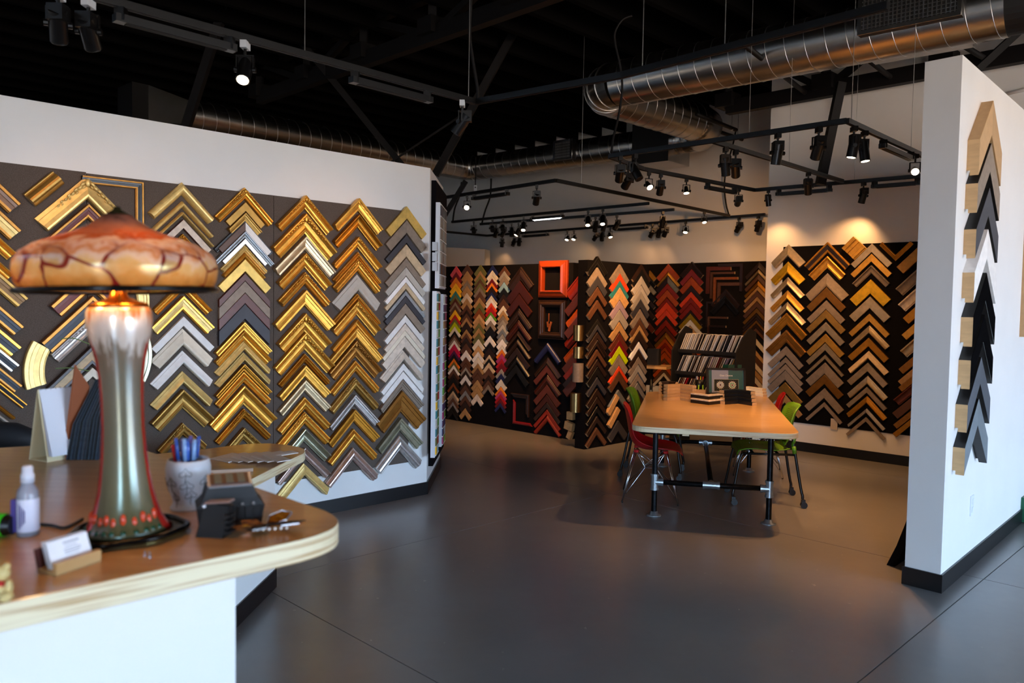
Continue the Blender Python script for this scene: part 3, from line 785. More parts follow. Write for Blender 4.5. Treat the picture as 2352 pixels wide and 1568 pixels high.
def column(P, org, sc, xs, half, data, colname, group, dep=.035, off=.012, arms=(-1, 1), raw=False, maxw=None, endmode=None):
    """data: list of 'zy0[-zy1]:key[:prof[:flags]]' in the coordinates of one enlargement; xs = (top x, bottom x) of the apex in photo pixels"""
    ent = []
    for e in data.split():
        f = e.split(':'); a = re.match(r'^(-?\d+)(?:-(-?\d+))?$', f[0]).groups()
        ent.append([float(a[0]), float(a[1]) if a[1] else None, f[1], f[2] if len(f) > 2 and f[2] else 'scoop', f[3] if len(f) > 3 else ''])
    for i, e in enumerate(ent):
        if e[1] is None:
            nx = ent[i+1][0] if i+1 < len(ent) else e[0]+(ent[i][0]-ent[i-1][0])
            e[1] = e[0]+min((nx-e[0])*.88, maxw or 1e9)
    y_a, y_b = org[1]+ent[0][0]/sc, org[1]+ent[-1][0]/sc
    for i, (a, b, key, prof, fg) in enumerate(ent):
        y0, y1 = org[1]+a/sc, org[1]+b/sc
        t = (y0-y_a)/max(1, (y_b-y_a)); x = xs[0]+(xs[1]-xs[0])*t
        hp = half
        for q in fg.split(','):
            if q.startswith('h'): hp = float(q[1:])
        vc = 'v' in fg.split(','); dd = dep*(.6 if prof == 'flat' else 1.0)
        u0, z0 = P.uz(x, y0, off+dd*.7); _, z1 = P.uz(x, y1, off+dd*.7)
        w = max((z0-z1)/math.sqrt(2), .006)
        s = (P.uz(x+hp, y0, off)[0]-P.uz(x-hp, y0, off)[0])/2
        s = max(s, w*1.15)
        words = FIN[key][3]
        k2 = None; ed_ = None
        for q in fg.split(','):
            if q.startswith('k='): k2 = q[2:]
            if q.startswith('e='): ed_ = q[2:]
        adj = 'ornate ' if 'o' in fg.split(',') else ('wide ' if w > .085 else ('narrow ' if w < .022 else ''))
        lab = '%s%s frame corner, %s from top in %s' % (adj, words, nth(i+1), colname)
        corner(P, u0, z0, w, s, key, prof, dd, off, lab, group, vc, 'o' in fg.split(','), arms, key2=k2, raw=raw, edge=ed_)
GL = 'frame corner samples on the grey carpet board'
c1 = ((0, 340), 4.48); c2 = ((0, 660), 3.919); c3 = ((480, 400), 4.127); c4 = ((480, 760), 3.564)
# third column (behind the lamp)
column(LW, *c1, (420, 421), 72, '350-480:pgold:round:h76 545-610:pgold:round 655-690:pgold:round 735-825:pale:flat:h65,e=rbrown 880-990:dgold:ogee:o,h34', 'column above the lamp shade', GL, .045)
column(LW, *c2, (421, 421), 73, '-62-30:gold:scoop:o,h66 75-205:pgold:step:e=gold 260-345:white:flat 370-515:cream:rev 570-680:white:rev 755-860:pgold:rev 915-1085:ogold:scoop 1220-1330:ogold:ogee:o,h58', 'column right of lamp stem', GL, .045)
# fourth column
column(LW, *c3, (563.6, 562), 63, '125-235:gold:ogee:o,h66 265-350:ogold:flat:h44 365-450:ogold:step:h38 455-535:brown:flat:h60,k=white 540-600:bsilver:step:h66 610-660:silver:flat:h52 672-742:pgold:ogee:o,h53 747-800:gold:round:h50 805-920:cgold:flat:h61 '
       '940-1008:rbrown:flat:v,h57 1015-1120:taupe:flat:v,h57 1125-1222:rbrown:flat:v,h57 1230-1370:char:flat:v,h57', 'upper column left of board seam', GL, .042)
column(LW, *c3, (561, 561), 66, '432-500:black:step:h66', 'layer under column left of seam', GL, .025)
column(LW, *c4, (561, 561), 64, '-74--6:gold:step 0-82:gold:scoop 86-150:pgold:rev 175-240:pgold:rev 270-325:dgold:step 335-420:gold:ogee 445-600:gold:scoop:h78 635-715:dgold:ogee:o 790-890:ogold:scoop:o,h56', 'lower column left of board seam', GL, .042)
# fifth
column(LW, *c3, (703, 702), 64, '200-325:gold:scoop:o,h63 370-560:gold:scoop:o,h74 585-715:champ:step:h70 745-880:gold:scoop:o,h61 925-1040:gold:ogee:o,h60 1095-1240:gold:step:h69 1315-1490:gold:scoop:o,h62', 'upper column right of board seam', GL, .05)
column(LW, *c4, (702, 700), 60, '12-150:gold:scoop:o,h70 185-255:dgold:ogee 280-375:gold:step 400-490:champ:step 540-640:gold:ogee 660-760:gold:ogee:o,h61 800-905:gsilver:scoop 955-1035:psilver:scoop 1085-1175:pgold:rev:h60', 'lower column right of board seam', GL, .045)
# sixth
column(LW, *c3, (825, 821), 55, '228-345:gold:step:o 380-500:dgold:scoop 590-690:gold:scoop:o 735-795:gold:ogee 800-915:gold:ogee:o 950-1100:lgrey:rev:h56 1130-1190:gold:ogee 1200-1330:gold:scoop:o 1375-1445:gold:scoop', 'upper half of second last carpet column', GL, .045)
column(LW, *c4, (820, 812), 56, '-28-55:gold:step:h60 75-210:bronze:scoop:o,h60 240-330:gold:ogee 380-475:ogold:ogee:o 520-600:silver:step 640-740:dgold:step:h58 800-890:gold:ogee 955-1055:psilver:ogee:h60', 'lower half of second last carpet column', GL, .045)
# seventh
column(LW, *c3, (934, 930), 47, '305-420:cgold:flat 435-555:taupe:flat 575-650:char:flat 665-780:beige:flat 795-875:taupe:flat 880-960:lgrey:flat 970-1025:white:flat 1030-1085:beige:flat 1105-1148:bsilver:flat 1155-1220:char:flat 1225-1320:taupe:flat 1335-1405:white:flat 1415-1480:pale:flat', 'upper half of last carpet column', GL, .04)
column(LW, *c4, (929, 919), 50, '-6-40:cream:flat 45-130:pale:flat 155-235:pale:rev 265-320:white:flat 330-390:white:flat 400-480:taupe:step 490-660:bronze:step:h56 710-815:gsilver:step:h52 855-980:silver:ogee:h53', 'lower half of last carpet column', GL, .045)
# second column, partly behind the lamp shade
column(LW, *c1, (201, 203), 104, '285-520:pgold:rev:o,h116 575-720:maroon:step:h100,e=bronze', 'leftmost full column above shade', GL, .05)
column(LW, *c2, (212, 212), 92, '-170-20:maroon:step:h92,e=bronze 75-270:bgrey:step:h113,e=bronze 255-400:silver:scoop:o,h92 520-700:beige:step:h114,e=dbrown 720-800:cream:flat:h90', 'column behind lamp stem', GL, .05)
# first column: only its right arms are in view
def arms_at_end(P, org, sc, data, side, half, colname, group, dep, off=.012):
    for i, e in enumerate(data.split()):
        f = e.split(':'); zx, zy, wz = (float(q) for q in f[0].split(','))
        x, y = org[0]+zx/sc, org[1]+zy/sc
        u, z = P.uz(x, y, off+dep*.7); s = half
        w = wz/sc
        u2, z2 = P.uz(x, y+w, off+dep*.7); wm = (z-z2)
        prof = f[2] if len(f) > 2 else 'scoop'; f[1], ed_ = (f[1].split('/')+[None])[:2]
        corner(P, u-side*s, z+s, wm, s, f[1], prof, dep, off, '%s frame corner, %s from top in %s' % (FIN[f[1]][3], nth(i+1), colname), group, arms=(-1, 1), orn=(len(f) > 3), edge=ed_)
arms_at_end(LW, *c1, '210,570,150:burl/bronze:step 215,845,150:pgold/bronze:step 165,1075,110:gold:scoop:o 142,1300,95:gold:scoop:o', 1, .24, 'upper column cut by left edge', GL, .045)
arms_at_end(LW, *c2, '250,95,120:tan/ogold:step 212,350,115:bgrey/bronze:step 190,535,120:bgrey/gold:step 170,695,92:bgrey/silver:step 197,880,90:bgrey/bronze:step 242,1050,52:char/dgold:step 142,1165,36:dgold:round 110,1228,30:lgrey:round', 1, .24, 'lower column cut by left edge', GL, .04)
# single lengths, the square hung corner and curved pieces on the carpet board
def straight(P, px, py, ang, L, w, key, prof, dep, label, off=.012, group=None, raw=True, cat='frame sample'):
    u, z = P.uz(px, py, off+dep*.7)
    pr = PROF[prof]; n = len(pr)
    vs_ = []
    for e in (-L/2, L/2):
        vs_ += [(e, -h_*dep, w/2-c_*w) for c_, h_ in pr]
    b = MB(); b.add(vs_, [(i, (i+1) % n, n+(i+1) % n, n+i) for i in range(n)]+[tuple(range(n-1, -1, -1)), tuple(range(n, 2*n))]); b.mi = [0]*n+[1, 1]
    o = b.build('moulding_length', [fmat(key), M_end if raw else fmat(key)])
    o.location = P.pt(u, z, off)
    o.rotation_euler = (Matrix.Rotation(P.rz, 4, 'Z') @ Matrix.Rotation(-ang, 4, 'Y')).to_euler()
    return tag(o, label, cat, group)
straight(LW, 103, 433, math.radians(45), .21, .09, 'ogold', 'ogee', .045, 'short straight piece of carved gold moulding at the top left of the carpet board')
u_, z_ = LW.uz(329, 419, .03)
corner(LW, u_, z_, .045, .25, 'black', 'step', .03, .012, 'thin black and gold frame corner hung square above the lamp shade', GL, rot=math.radians(45), edge='bronze')
def arc(P, px, py, r, w, a0, a1, key, dep, label, off=.012, prof='step'):
    u, z = P.uz(px, py, off+dep*.7); pr = PROF[prof]; n = len(pr); N = 12
    vs_ = []; fs = []
    for i in range(N+1):
        a = math.radians(a0+(a1-a0)*i/N)
        vs_ += [((r-c_*w)*math.cos(a), -h_*dep, (r-c_*w)*math.sin(a)) for c_, h_ in pr]
    for i in range(N): fs += [(i*n+k, i*n+(k+1) % n, (i+1)*n+(k+1) % n, (i+1)*n+k) for k in range(n)]
    fs += [tuple(range(n-1, -1, -1)), tuple(range(N*n, (N+1)*n))]
    o = MB().add(vs_, fs).build('curved_moulding', fmat(key)); o.location = P.pt(u, z, off); o.rotation_euler = (0, 0, P.rz)
    return tag(o, label, 'frame sample')
arc(LW, 215, 850, .37, .11, 150, 195, 'pgold', .04, 'curved cream and gold oval frame piece left of the swatch books')
arc(LW, 203, 818, .37, .10, -28, 20, 'gsilver', .04, 'curved silver leaf oval frame piece behind the lamp stem')
arc(LW, 196, 690, .37, .07, -8, 30, 'pgold', .035, 'curved gold oval frame piece just below the lamp shade')

# right back wall
GR = 'frame corner samples on the right black board'
rb0, rb1 = RW.uz(1796, 700)[0], 3.6
zt_, zb_ = RW.uz(1950, 561)[1], RW.uz(1970, 986)[1]
bb = thing('black_display_board', 'black felt display board on the right back wall', 'display board', RW.pt(0, zb_), RW.rz)
MB().box(((rb0+rb1)/2, -.005, (zt_-zb_)/2), (rb1-rb0, .01, zt_-zb_)).build('board_panel', M_dark, bb)
cr = ((1740, 520), 2.8)
column(RW, *cr, (1810, 1803), 40, '115-190:champ:rev 225-300:ygold:rev 325-375:champ:rev 410-465:gold:rev 485-535:champ:rev:h43 555-630:dgold:step:h48 665-745:bronze:step:h46 770-825:taupe:flat 840-875:taupe:flat 885-920:taupe:flat 925-985:taupe:flat 1000-1062:ogold:flat 1080-1130:tan:flat', 'first column of right board', GR, .035)
column(RW, *cr, (1901, 1893), 43, '100-165:dbrown:step:h53,e=dgold 190-265:gold:scoop 300-385:taupe:rev:h50 390-455:bronze:flat:h45 475-530:taupe:flat:h44 535-590:ogold:flat:h45 615-668:champ:flat:h44 690-742:gold:flat 750-795:champ:flat:h44 825-850:champ:flat 875-945:taupe:flat 950-1012:bronze:flat 1040-1102:taupe:flat:h45 1130-1158:taupe:flat:h42', 'second column of right board', GR, .035)
column(RW, *cr, (2003, 1989), 47, '110-165:champ:flat 175-225:gold:flat 250-300:taupe:scoop:h43 340-430:ygold:flat 450-525:champ:flat 560-608:gold:flat 635-685:champ:rev 715-770:dgold:flat 800-848:beige:rev 875-930:champ:flat 960-1012:champ:rev 1030-1068:champ:flat 1090-1135:dgold:rev 1170-1196:silver:rev:h43 1225-1252:taupe:flat:h46', 'third column of right board', GR, .035)
arms_at_end(RW, *cr, '893,262,62:bronze:flat 886,402,62:taupe:scoop 902,503,62:pale:scoop 934,590,52:dgold:flat 926,698,44:gold:flat 915,800,58:champ:scoop 906,918,42:bronze:flat 902,996,36:tan:flat 904,1036,36:bronze:flat 872,1115,48:rbrown:scoop 866,1200,48:brown:flat 872,1275,34:bronze:flat 868,1332,30:dgold:flat', -1, .30, 'column beside right partition', GR, .035)
straight(RW, 1740+620/2.8, 520+140/2.8, math.radians(45), .17, .19, 'gold', 'step', .05, 'short wide piece of ribbed gold moulding at the top of the right board')
u_, z_ = RW.uz(1740+888/2.8, 520+222/2.8, .02)
corner(RW, u_, z_, .045, .17, 'dgold', 'rev', .03, .01, 'thin gold frame corner hung point down at the top of the right board', GR, flip=True)
MB().box((RW.uz(1917, 968)[0], -.012, .03), (.075, .008, .12)).build('outlet_plate', mat('outlet_plate', '#cdbfae', rough=.4), bb)

# low dark wall
GD = 'narrow frame corner samples on the dark wall'
cd = ((1000, 560), 3.136)
def dcol(xs, half, data, name, dep=.022, maxw=60):
    column(DW, *cd, (1000+xs[0]/3.136, 1000+xs[1]/3.136), half/3.136, data, name, GD, dep, .004, maxw=maxw)
dcol((150, 125), 42, '160:pink:flat 205:dred:flat 240:orange:flat 282:yellow:flat 312:yellow:flat 340:teal:flat 366:olive:flat 395:rbrown:flat 420:taupe:flat 445:brown:flat 475:yellow:flat 510:red:flat 535:olive:flat 562:lime:flat 596:white:flat 628:black:flat 652:brown:flat 672:taupe:flat 695:white:flat 722:crim:flat 745:crim:flat 768:purple:flat 795:black:flat 825:orange:flat 850:olive:flat 872:white:flat 900:brown:flat 935:dbrown:flat 965:black:flat 1000:copper:flat 1028:black:flat 1058:beige:flat 1085:taupe:flat 1110:brown:flat 1138:silver:flat 1165:black:flat 1195:black:flat', 'first narrow column of dark wall')
dcol((230, 215), 42, '148:brown:flat 195:tan:flat 230:tan:flat 265:taupe:flat 300:tan:flat 352:pale:flat 395:tan:flat 440:brown:flat 475:dbrown:flat 500:brown:flat 530:tan:flat 560:dbrown:flat 615:tan:flat 645:brown:flat 675:dbrown:flat 715:brown:flat 765:white:flat 815:brown:flat 860:brown:flat 888:gtaupe:flat 912:dbrown:flat 942:white:flat 985:dbrown:flat 1012:brown:flat 1055:silver:flat 1092:brown:flat 1130:dbrown:flat 1182:tan:flat', 'second narrow column of dark wall')
dcol((325, 300), 44, '150:olive:flat 195:tan:flat 225:olive:flat 255:brown:flat 280:olive:flat 310:taupe:flat 345:brown:flat 385:tan:flat 425:olive:flat 465:copper:flat 505:lwood:flat 535:tan:flat 572:olive:flat 605:tan:flat 645:olive:flat 685:cream:flat 735:lwood:flat 775:white:flat 815:cream:flat 862:tan:flat 895:brown:flat 935:brown:flat 978:tan:flat 1025:tan:flat 1080:pale:flat', 'third narrow column of dark wall')
dcol((412, 380), 42, '155:navy:flat 190:cream:flat 228:cream:flat 250:dred:flat 280:orange:flat 305:dbrown:flat 345:navy:flat 372:cream:flat 395:white:flat 425:orred:flat 455:red:flat 490:green:flat 512:white:flat 555:taupe:flat 595:black:flat 662:white:flat 710:black:flat 745:dbrown:flat 800:beige:flat 825:black:flat 855:beige:flat 895:brown:flat 950:dbrown:flat 980:brown:flat 1015:taupe:flat', 'fourth narrow column of dark wall')
dcol((498, 468), 43, '160:brown:flat 195:gtaupe:flat 232:taupe:flat 275:lblue:flat 318:black:flat 360:dbrown:flat 395:brown:flat 445:cream:flat 482:tan:flat 515:taupe:flat 545:gtaupe:flat 580:lgrey:flat 615:bsilver:flat 650:gtaupe:flat 685:white:flat 735:white:flat 760:orange:flat 790:magenta:flat 830:red:flat 862:dred:flat 900:gtaupe:flat 935:navy:flat 975:cream:flat 1030:orange:flat 1055:magenta:flat 1085:red:flat 1115:dred:flat 1145:navy:flat', 'fifth narrow column of dark wall')
dcol((612, 583), 93, '165-260:dbrown:ogee 265-352:dmahog:flat 360-440:dmahog:flat 465-535:dbrown:ogee 548-610:dmahog:ogee 625-660:dbrown:rev 685-730:dbrown:ogee 745-800:dbrown:flat 812-855:black:ogee 868-930:black:flat', 'wide dark column of dark wall', .035, 100)
dcol((805, 805), 97, '710-770:navy:round 818-862:dbrown:rev 868-925:rbrown:flat 943-1005:dmahog:ogee 1012-1075:rbrown:flat:o 1085-1135:dmahog:flat 1142-1180:dbrown:flat 1192-1228:mahog:flat 1235-1275:mahog:round', 'mahogany column beside fin', .035, 100)
arms_at_end(DW, *cd, '935,345,110:mahog:ogee 932,480,60:rbrown:flat 935,565,95:owood:round 930,640,60:rbrown:flat 925,715,55:mahog:ogee 920,820,70:owood:ogee 915,895,50:rbrown:flat 925,950,40:mahog:flat 920,1010,60:dbrown:flat 920,1055,60:rbrown:flat', -1, .26, 'column half hidden by fin', GD, .04, .004)
def square_frame(P, x0, y0, x1, y1, w, key, label, org=cd[0], sc=3.136, prof='rev', dep=.05, sides='tlbr', off=.004):
    ua, za = P.uz(org[0]+x0/sc, org[1]+y0/sc, off+dep); ub, zb = P.uz(org[0]+x1/sc, org[1]+y1/sc, off+dep)
    W, Hh = ub-ua, za-zb
    t = thing('square_frame_sample', label, 'frame sample', P.pt(ua, za, off), P.rz)
    pr = PROF[prof]; n = len(pr)
    for sd in sides:
        vs_ = []
        for e in (0, 1):
            for c_, h_ in pr:
                c_ *= w
                pt_ = {'t': ((c_ if not e else W-c_), -c_), 'b': ((c_ if not e else W-c_), -Hh+c_), 'l': (c_, (-c_ if not e else -Hh+c_)), 'r': (W-c_, (-c_ if not e else -Hh+c_))}[sd]
                vs_.append((pt_[0], -h_*dep, pt_[1]))
        MB().add(vs_, [(i, (i+1) % n, n+(i+1) % n, n+i) for i in range(n)]+[tuple(range(n-1, -1, -1)), tuple(range(n, 2*n))]).build('frame_side', fmat(key), t)
    return t
square_frame(DW, 728, 122, 930, 385, .085, 'forange', 'square orange brown frame at the top of the dark wall', prof='rev', dep=.07)
t_ = square_frame(DW, 733, 405, 920, 692, .085, 'dbrown', 'dark brown square frame with a copper tag hanging in it', prof='ogee', dep=.06)
tg = thing('copper_tag', 'bunch of small copper coloured tags hanging in the dark square frame', 'tag', DW.pp(1000+822/3.136, 560+500/3.136, .03), DW.rz)
for q in ((.0, 0, .10, .012), (-.015, -.1, .07, .03), (.012, -.13, .09, .035), (.03, -.10, .06, .03)):
    MB().box((q[0], -.01, q[1]-q[2]/2), (q[3], .003, q[2]), Matrix.Rotation(q[0]*12, 3, 'Y')).build('tag_card', fmat('copper'), tg)
square_frame(DW, 553, 1120, 690, 1318, .04, 'dred', 'dark red edged frame corner low on the dark wall', prof='round', dep=.03, sides='lb')
square_frame(DW, 540, 1073, 665, 1250, .05, 'dbrown', 'dark brown frame hung low on the dark wall', prof='step', dep=.03, sides='tr')
# brass tubes and wooden blocks on the front edge of the fin
M_brass = mat('brass_tube', '#b69560', rough=.3, metal=1)
FE = Plane((fa - FN.n.to_3d()*.137).xy, FN.n)
for (zx, za, zb_, k) in ((92, 585, 697, 'second'), (92, 740, 822, 'third'), (88, 858, 993, 'fourth'), (72, 1073, 1210, 'lowest')):
    p0, p1 = FE.pp(1300+zx/3.135, 560+za/3.135, .03), FE.pp(1300+zx/3.135, 560+zb_/3.135, .03)
    o = MB().cyl((0, 0, 0), (0, 0, p0.z-p1.z), .062, n=20).build('brass_tube', M_brass if k != 'fourth' else fmat('taupe'))
    o.location = (p0.x, p0.y, p1.z); smooth_angle(o)
    tag(o, '%s upright brass coloured half round sample on the fin edge' % {'second': 'topmost', 'third': 'shortest', 'fourth': 'dull speckled', 'lowest': 'lowest, brightest'}[k], 'moulding sample')
for i, (zx, zy, w_) in enumerate(((40, 1245, .09), (30, 1320, .12), (35, 1385, .06))):
    p0 = FE.pp(1300+zx/3.135, 560+zy/3.135, .03)
    o = MB().box((0, 0, 0), (w_, .05, .09), Matrix.Rotation(.2*i, 3, 'Y')).build('wood_block_sample', fmat('lwood')); o.location = p0+Vector((0, .10, 0)); o.rotation_euler = (0, 0, FE.rz)
    tag(o, '%s small wooden profile block low on the fin edge' % ('upper', 'middle', 'lower')[i], 'wood block')

# fin
GF = 'frame corner samples on the dark fin'
cf = ((1300, 560), 3.135)
def fcol(xs, half, data, name, P=FN, g=GF, dep=.04, off=.004, maxw=70):
    column(P, *cf, (1300+xs[0]/3.135, 1300+xs[1]/3.135), half/3.135, data, name, g, dep, off, maxw=maxw, raw=True)
fcol((228, 220), 72, '90-150:black:step 170-230:taupe:flat 232-300:char:flat 310-370:brown:flat 405-465:brown:flat 540-575:black:flat 580-615:char:flat 635-680:dbrown:flat 690-735:dbrown:step 760-805:brown:flat 830-875:dbrown:flat 885-945:black:flat 960-1010:char:flat 1040-1090:dbrown:flat 1100-1145:dbrown:flat 1170-1210:black:flat 1240-1285:dbrown:flat 1322-1370:brown:flat', 'nearest column of dark fin')
fcol((388, 375), 68, '148-212:taupe:flat 215-262:orred:flat 268-308:teal:flat 312-400:lwood:flat 408-465:lilac:flat 472-550:gtaupe:flat 562-625:tan:flat 640-690:rbrown:flat 692-732:dred:flat 735-790:lime:flat 800-872:taupe:flat 878-912:orred:flat 918-985:brown:flat 1050-1110:bsilver:flat 1270-1345:char:flat', 'middle column of dark fin')
fcol((545, 510), 66, '148-182:dbrown:flat 185-225:black:flat 232-290:lgrey:flat 300-345:lgrey:flat 350-395:gtaupe:flat 400-455:char:flat 470-530:taupe:flat 540-580:brown:flat 585-620:tan:flat 630-690:dbrown:flat 705-750:white:flat 760-805:dbrown:flat 812-862:taupe:flat 870-920:gtaupe:flat 935-985:taupe:flat 1000-1045:silver:flat 1060-1110:dbrown:flat', 'farthest column of dark fin')
for i, (zx, zy) in enumerate(((338, 1160), (345, 1250))):
    straight(FN, 1300+zx/3.135, 560+zy/3.135, math.radians(50), .26, .07, 'lwood', 'flat', .035, '%s straight light wood length low on the dark fin' % ('upper', 'lower')[i], .004)

# recess wall
GC = 'frame corner samples on the recess board'
ra, rbz = RC.uz(1470, 700)[0], RC.uz(1757, 700)[0]
zt_, zb_ = RC.uz(1620, 603)[1], RC.uz(1515, 886)[1]
rbrd = thing('brown_display_board', 'dark brown felt display board on the recess wall', 'display board', RC.pt(0, zb_), RC.rz)
MB().box(((ra-1.2+.9)/2, -.005, (zt_-zb_)/2), (.9-ra+1.2, .01, zt_-zb_)).build('board_panel', M_dark2, rbrd)
def gcol(xs, half, data, name, dep=.04): fcol(xs, half, data, name, RC, GC, dep, .012, 60)
gcol((600, 590), 48, '190-235:dgold:rev 240-275:black:step 290-330:champ:rev 345-380:black:flat 395-430:dbrown:flat 470-510:dbrown:flat 560-610:rbrown:flat 690-740:dbrown:flat', 'column peeking behind fin end')
gcol((737, 705), 82, '145-198:owood:flat 200-225:gold:rev 232-280:dbrown:flat:k=champ 285-325:mahog:flat 330-380:owood:flat 390-415:mahog:flat 420-470:orred:flat 475-515:orred:flat 520-540:dbrown:flat 545-590:mahog:flat 600-630:rbrown:flat 638-675:dgold:rev 680-708:owood:flat 712-740:mahog:flat 745-770:owood:flat 778-820:owood:flat 825-850:brown:flat 855-890:owood:flat 895-920:brown:flat 925-950:pale:flat', 'first column of recess board')
gcol((907, 890), 83, '128-180:dbrown:step 182-230:mahog:flat 238-295:owood:flat 300-340:dbrown:flat 345-385:orred:flat 390-425:mahog:flat 430-475:mahog:flat 480-500:dbrown:flat 502-540:ygold:flat 545-585:cream:flat 590-625:lwood:flat 632-670:cream:flat 690-730:owood:flat 745-800:brown:flat', 'second column of recess board')
gcol((1387, 1352), 98, '130-175:dbrown:rev 182-210:champ:rev 220-260:brown:rev 268-300:dgold:rev 305-335:tan:rev 340-375:brown:flat 380-410:tan:flat 415-455:brown:flat 462-495:bronze:flat 500-520:dbrown:flat 525-545:dbrown:flat 550-570:bronze:flat 575-600:dbrown:flat 605-630:brown:flat 640-670:black:flat 680-720:cream:flat 728-758:black:flat 762-795:lwood:flat 800-845:brown:flat 850-890:pale:flat 900-940:tan:flat 950-990:pale:flat 1000-1040:rbrown:flat', 'last column of recess board')
def lcorner(zx, zy, s, w, key, label, rot):
    u_, z_ = RC.uz(1300+zx/3.135, 560+zy/3.135, .04)
    corner(RC, u_, z_, w, s, key, 'flat', .03, .012, label, GC, rot=rot, raw=True)
for i, (zx, zy, s, w, k) in enumerate(((1010, 165, .30, .06, 'rbrown'), (1040, 203, .29, .035, 'brown'), (1062, 240, .29, .04, 'copper'), (1090, 278, .29, .05, 'brown'), (1010, 415, .28, .03, 'dbrown'), (1020, 522, .24, .03, 'brown'), (1020, 585, .22, .03, 'dbrown'))):
    lcorner(zx, zy, s, w, k, '%s square hung brown frame corner from top on the recess board' % nth(i+1), -PI/4)
for i, (zx, zy, k) in enumerate(((1148, 325, 'dbrown'), (1150, 370, 'black'))):
    u_, z_ = RC.uz(1300+zx/3.135, 560+zy/3.135, .05)
    corner(RC, u_, z_, .085, .25, k, 'step', .035, .012+.04*i, '%s dark frame corner overlapping the square hung corners' % ('outer', 'inner')[i], GC)
lcorner(1275, 140, .3, .05, 'dbrown', 'dark frame corner hung square at the top right of the recess board', PI/4)

# right partition face: eight deep samples
GP = 'deep frame corner samples on the right partition'
cp = ((2000, 100), 2.239)
pdat = ((632, 293, 512, 'lwood'), (622, 512, 690, 'taupe'), (612, 738, 915, 'char'), (602, 952, 1135, 'white'), (592, 1175, 1350, 'mirror'), (588, 1396, 1580, 'mirror'))
FIN['mirror'] = ('#dfe4e0', .04, 1.0, 'mirror finished')
FIN['agrey'] = ('#6f777c', .6, 0, 'speckled grey')
FIN['oak'] = ('#c39c6c', .5, 0, 'light oak')
pd = [(2000+632/2.239, 100+293/2.239, 100+512/2.239, 'oak'), (2000+622/2.239, 100+512/2.239, 100+690/2.239, 'taupe'), (2000+613/2.239, 100+740/2.239, 100+915/2.239, 'char'), (2000+605/2.239, 100+955/2.239, 100+1135/2.239, 'white'),
      (2000+597/2.239, 100+1178/2.239, 100+1352/2.239, 'mirror'), (2000+585/2.239, 700+48/2.239, 700+218/2.239, 'mirror'), (2000+570/2.239, 700+268/2.239, 700+430/2.239, 'bgrey'), (2000+557/2.239, 700+482/2.239, 700+640/2.239, 'agrey')]
for i, (x, y0, y1, k) in enumerate(pd):
    dp = .064
    u0, z0 = PW.uz(x, y0, dp); _, z1 = PW.uz(x, y0+(y1-y0)*.84, dp)
    corner(PW, u0, z0, (z0-z1)/math.sqrt(2), .268, k, 'deep', dp, .0, '%s deep frame corner sample, %s from top on the right partition' % (FIN[k][3], nth(i+1)), GP, vcut=True, raw=True, edge=(None if k in ('oak', 'white') else 'black'))
# ------------------------------------------------------------------ front counter
ZC = 1.09
def wood(name, h1, h2, rough=.35, sc=(1, 14, 14), coat=.3):
    return mat(name, h1, rough=rough, hex2=h2, scale=3.0, stretch=sc, bump=.03, bscale=20, coat=coat)
M_top = wood('maple_counter_top', '#b5834f', '#c39360', .3)
M_tabtop = wood('maple_table_top', '#c49a63', '#d1a972', .3)
def ply():
    m = bpy.data.materials.new('plywood_edge'); m.use_nodes = True
    n = m.node_tree.nodes; l = m.node_tree.links; b = n['Principled BSDF']
    t = n.new('ShaderNodeTexCoord'); mp = n.new('ShaderNodeMapping'); mp.inputs['Scale'].default_value = (3, 3, 130)
    w = n.new('ShaderNodeTexNoise'); w.inputs['Scale'].default_value = 1.0; w.inputs['Detail'].default_value = 2
    r = n.new('ShaderNodeValToRGB'); e = r.color_ramp.elements
    e[0].position = .33; e[0].color = (*lin('#c8a678'), 1); e[1].position = .5; e[1].color = (*lin('#ecdcb6'), 1)
    l.new(t.outputs['Object'], mp.inputs[0]); l.new(mp.outputs[0], w.inputs['Vector']); l.new(w.outputs['Fac'], r.inputs[0]); l.new(r.outputs[0], b.inputs['Base Color'])
    b.inputs['Roughness'].default_value = .45
    return m
M_ply = ply()
def top_board(name, pts, r, z1, th, m, t):
    poly = round_poly(pts, r, 12)
    o = MB().prism(poly, z1-th, z1, 0, 1).build(name, [m, M_ply], t)
    bv = o.modifiers.new('bevel', 'BEVEL'); bv.width = .004; bv.segments = 2; bv.limit_method = 'ANGLE'
    return o
f1, f3 = fl(687, 1240, ZC).xy, fl(0, 1386, ZC).xy
dF = (f1-f3).normalized()
b1, b3 = fl(690, 1180, ZC).xy, fl(310, 1025, ZC).xy
dBk = (b3-fl(600, 1122, ZC).xy).normalized()
cA = fl(752, 1212, ZC).xy
# front line and back line meet in the rounded corner
def isect(p, d, q2, e):
    M = Matrix(((d.x, -e.x), (d.y, -e.y))); r_ = M.inverted() @ (q2-p)
    return p+d*r_.x
cor = isect(f3, dF, b3, dBk)
ct = thing('service_counter', 'rounded maple topped white service counter in the left foreground', 'counter', (cor.x, cor.y, 0))
def rel(v): return (v.x-cor.x, v.y-cor.y)
cl = b3+dBk*.75
pts = [f3-dF*1.3, cor, b3+dBk*.16, b3+dBk*.3-dF*.5, b3+dBk*.1-dF*1.8]
top_board('counter_top', [rel(p) for p in pts], [0, .2, .12, .3, 0], ZC, .052, M_top, ct)
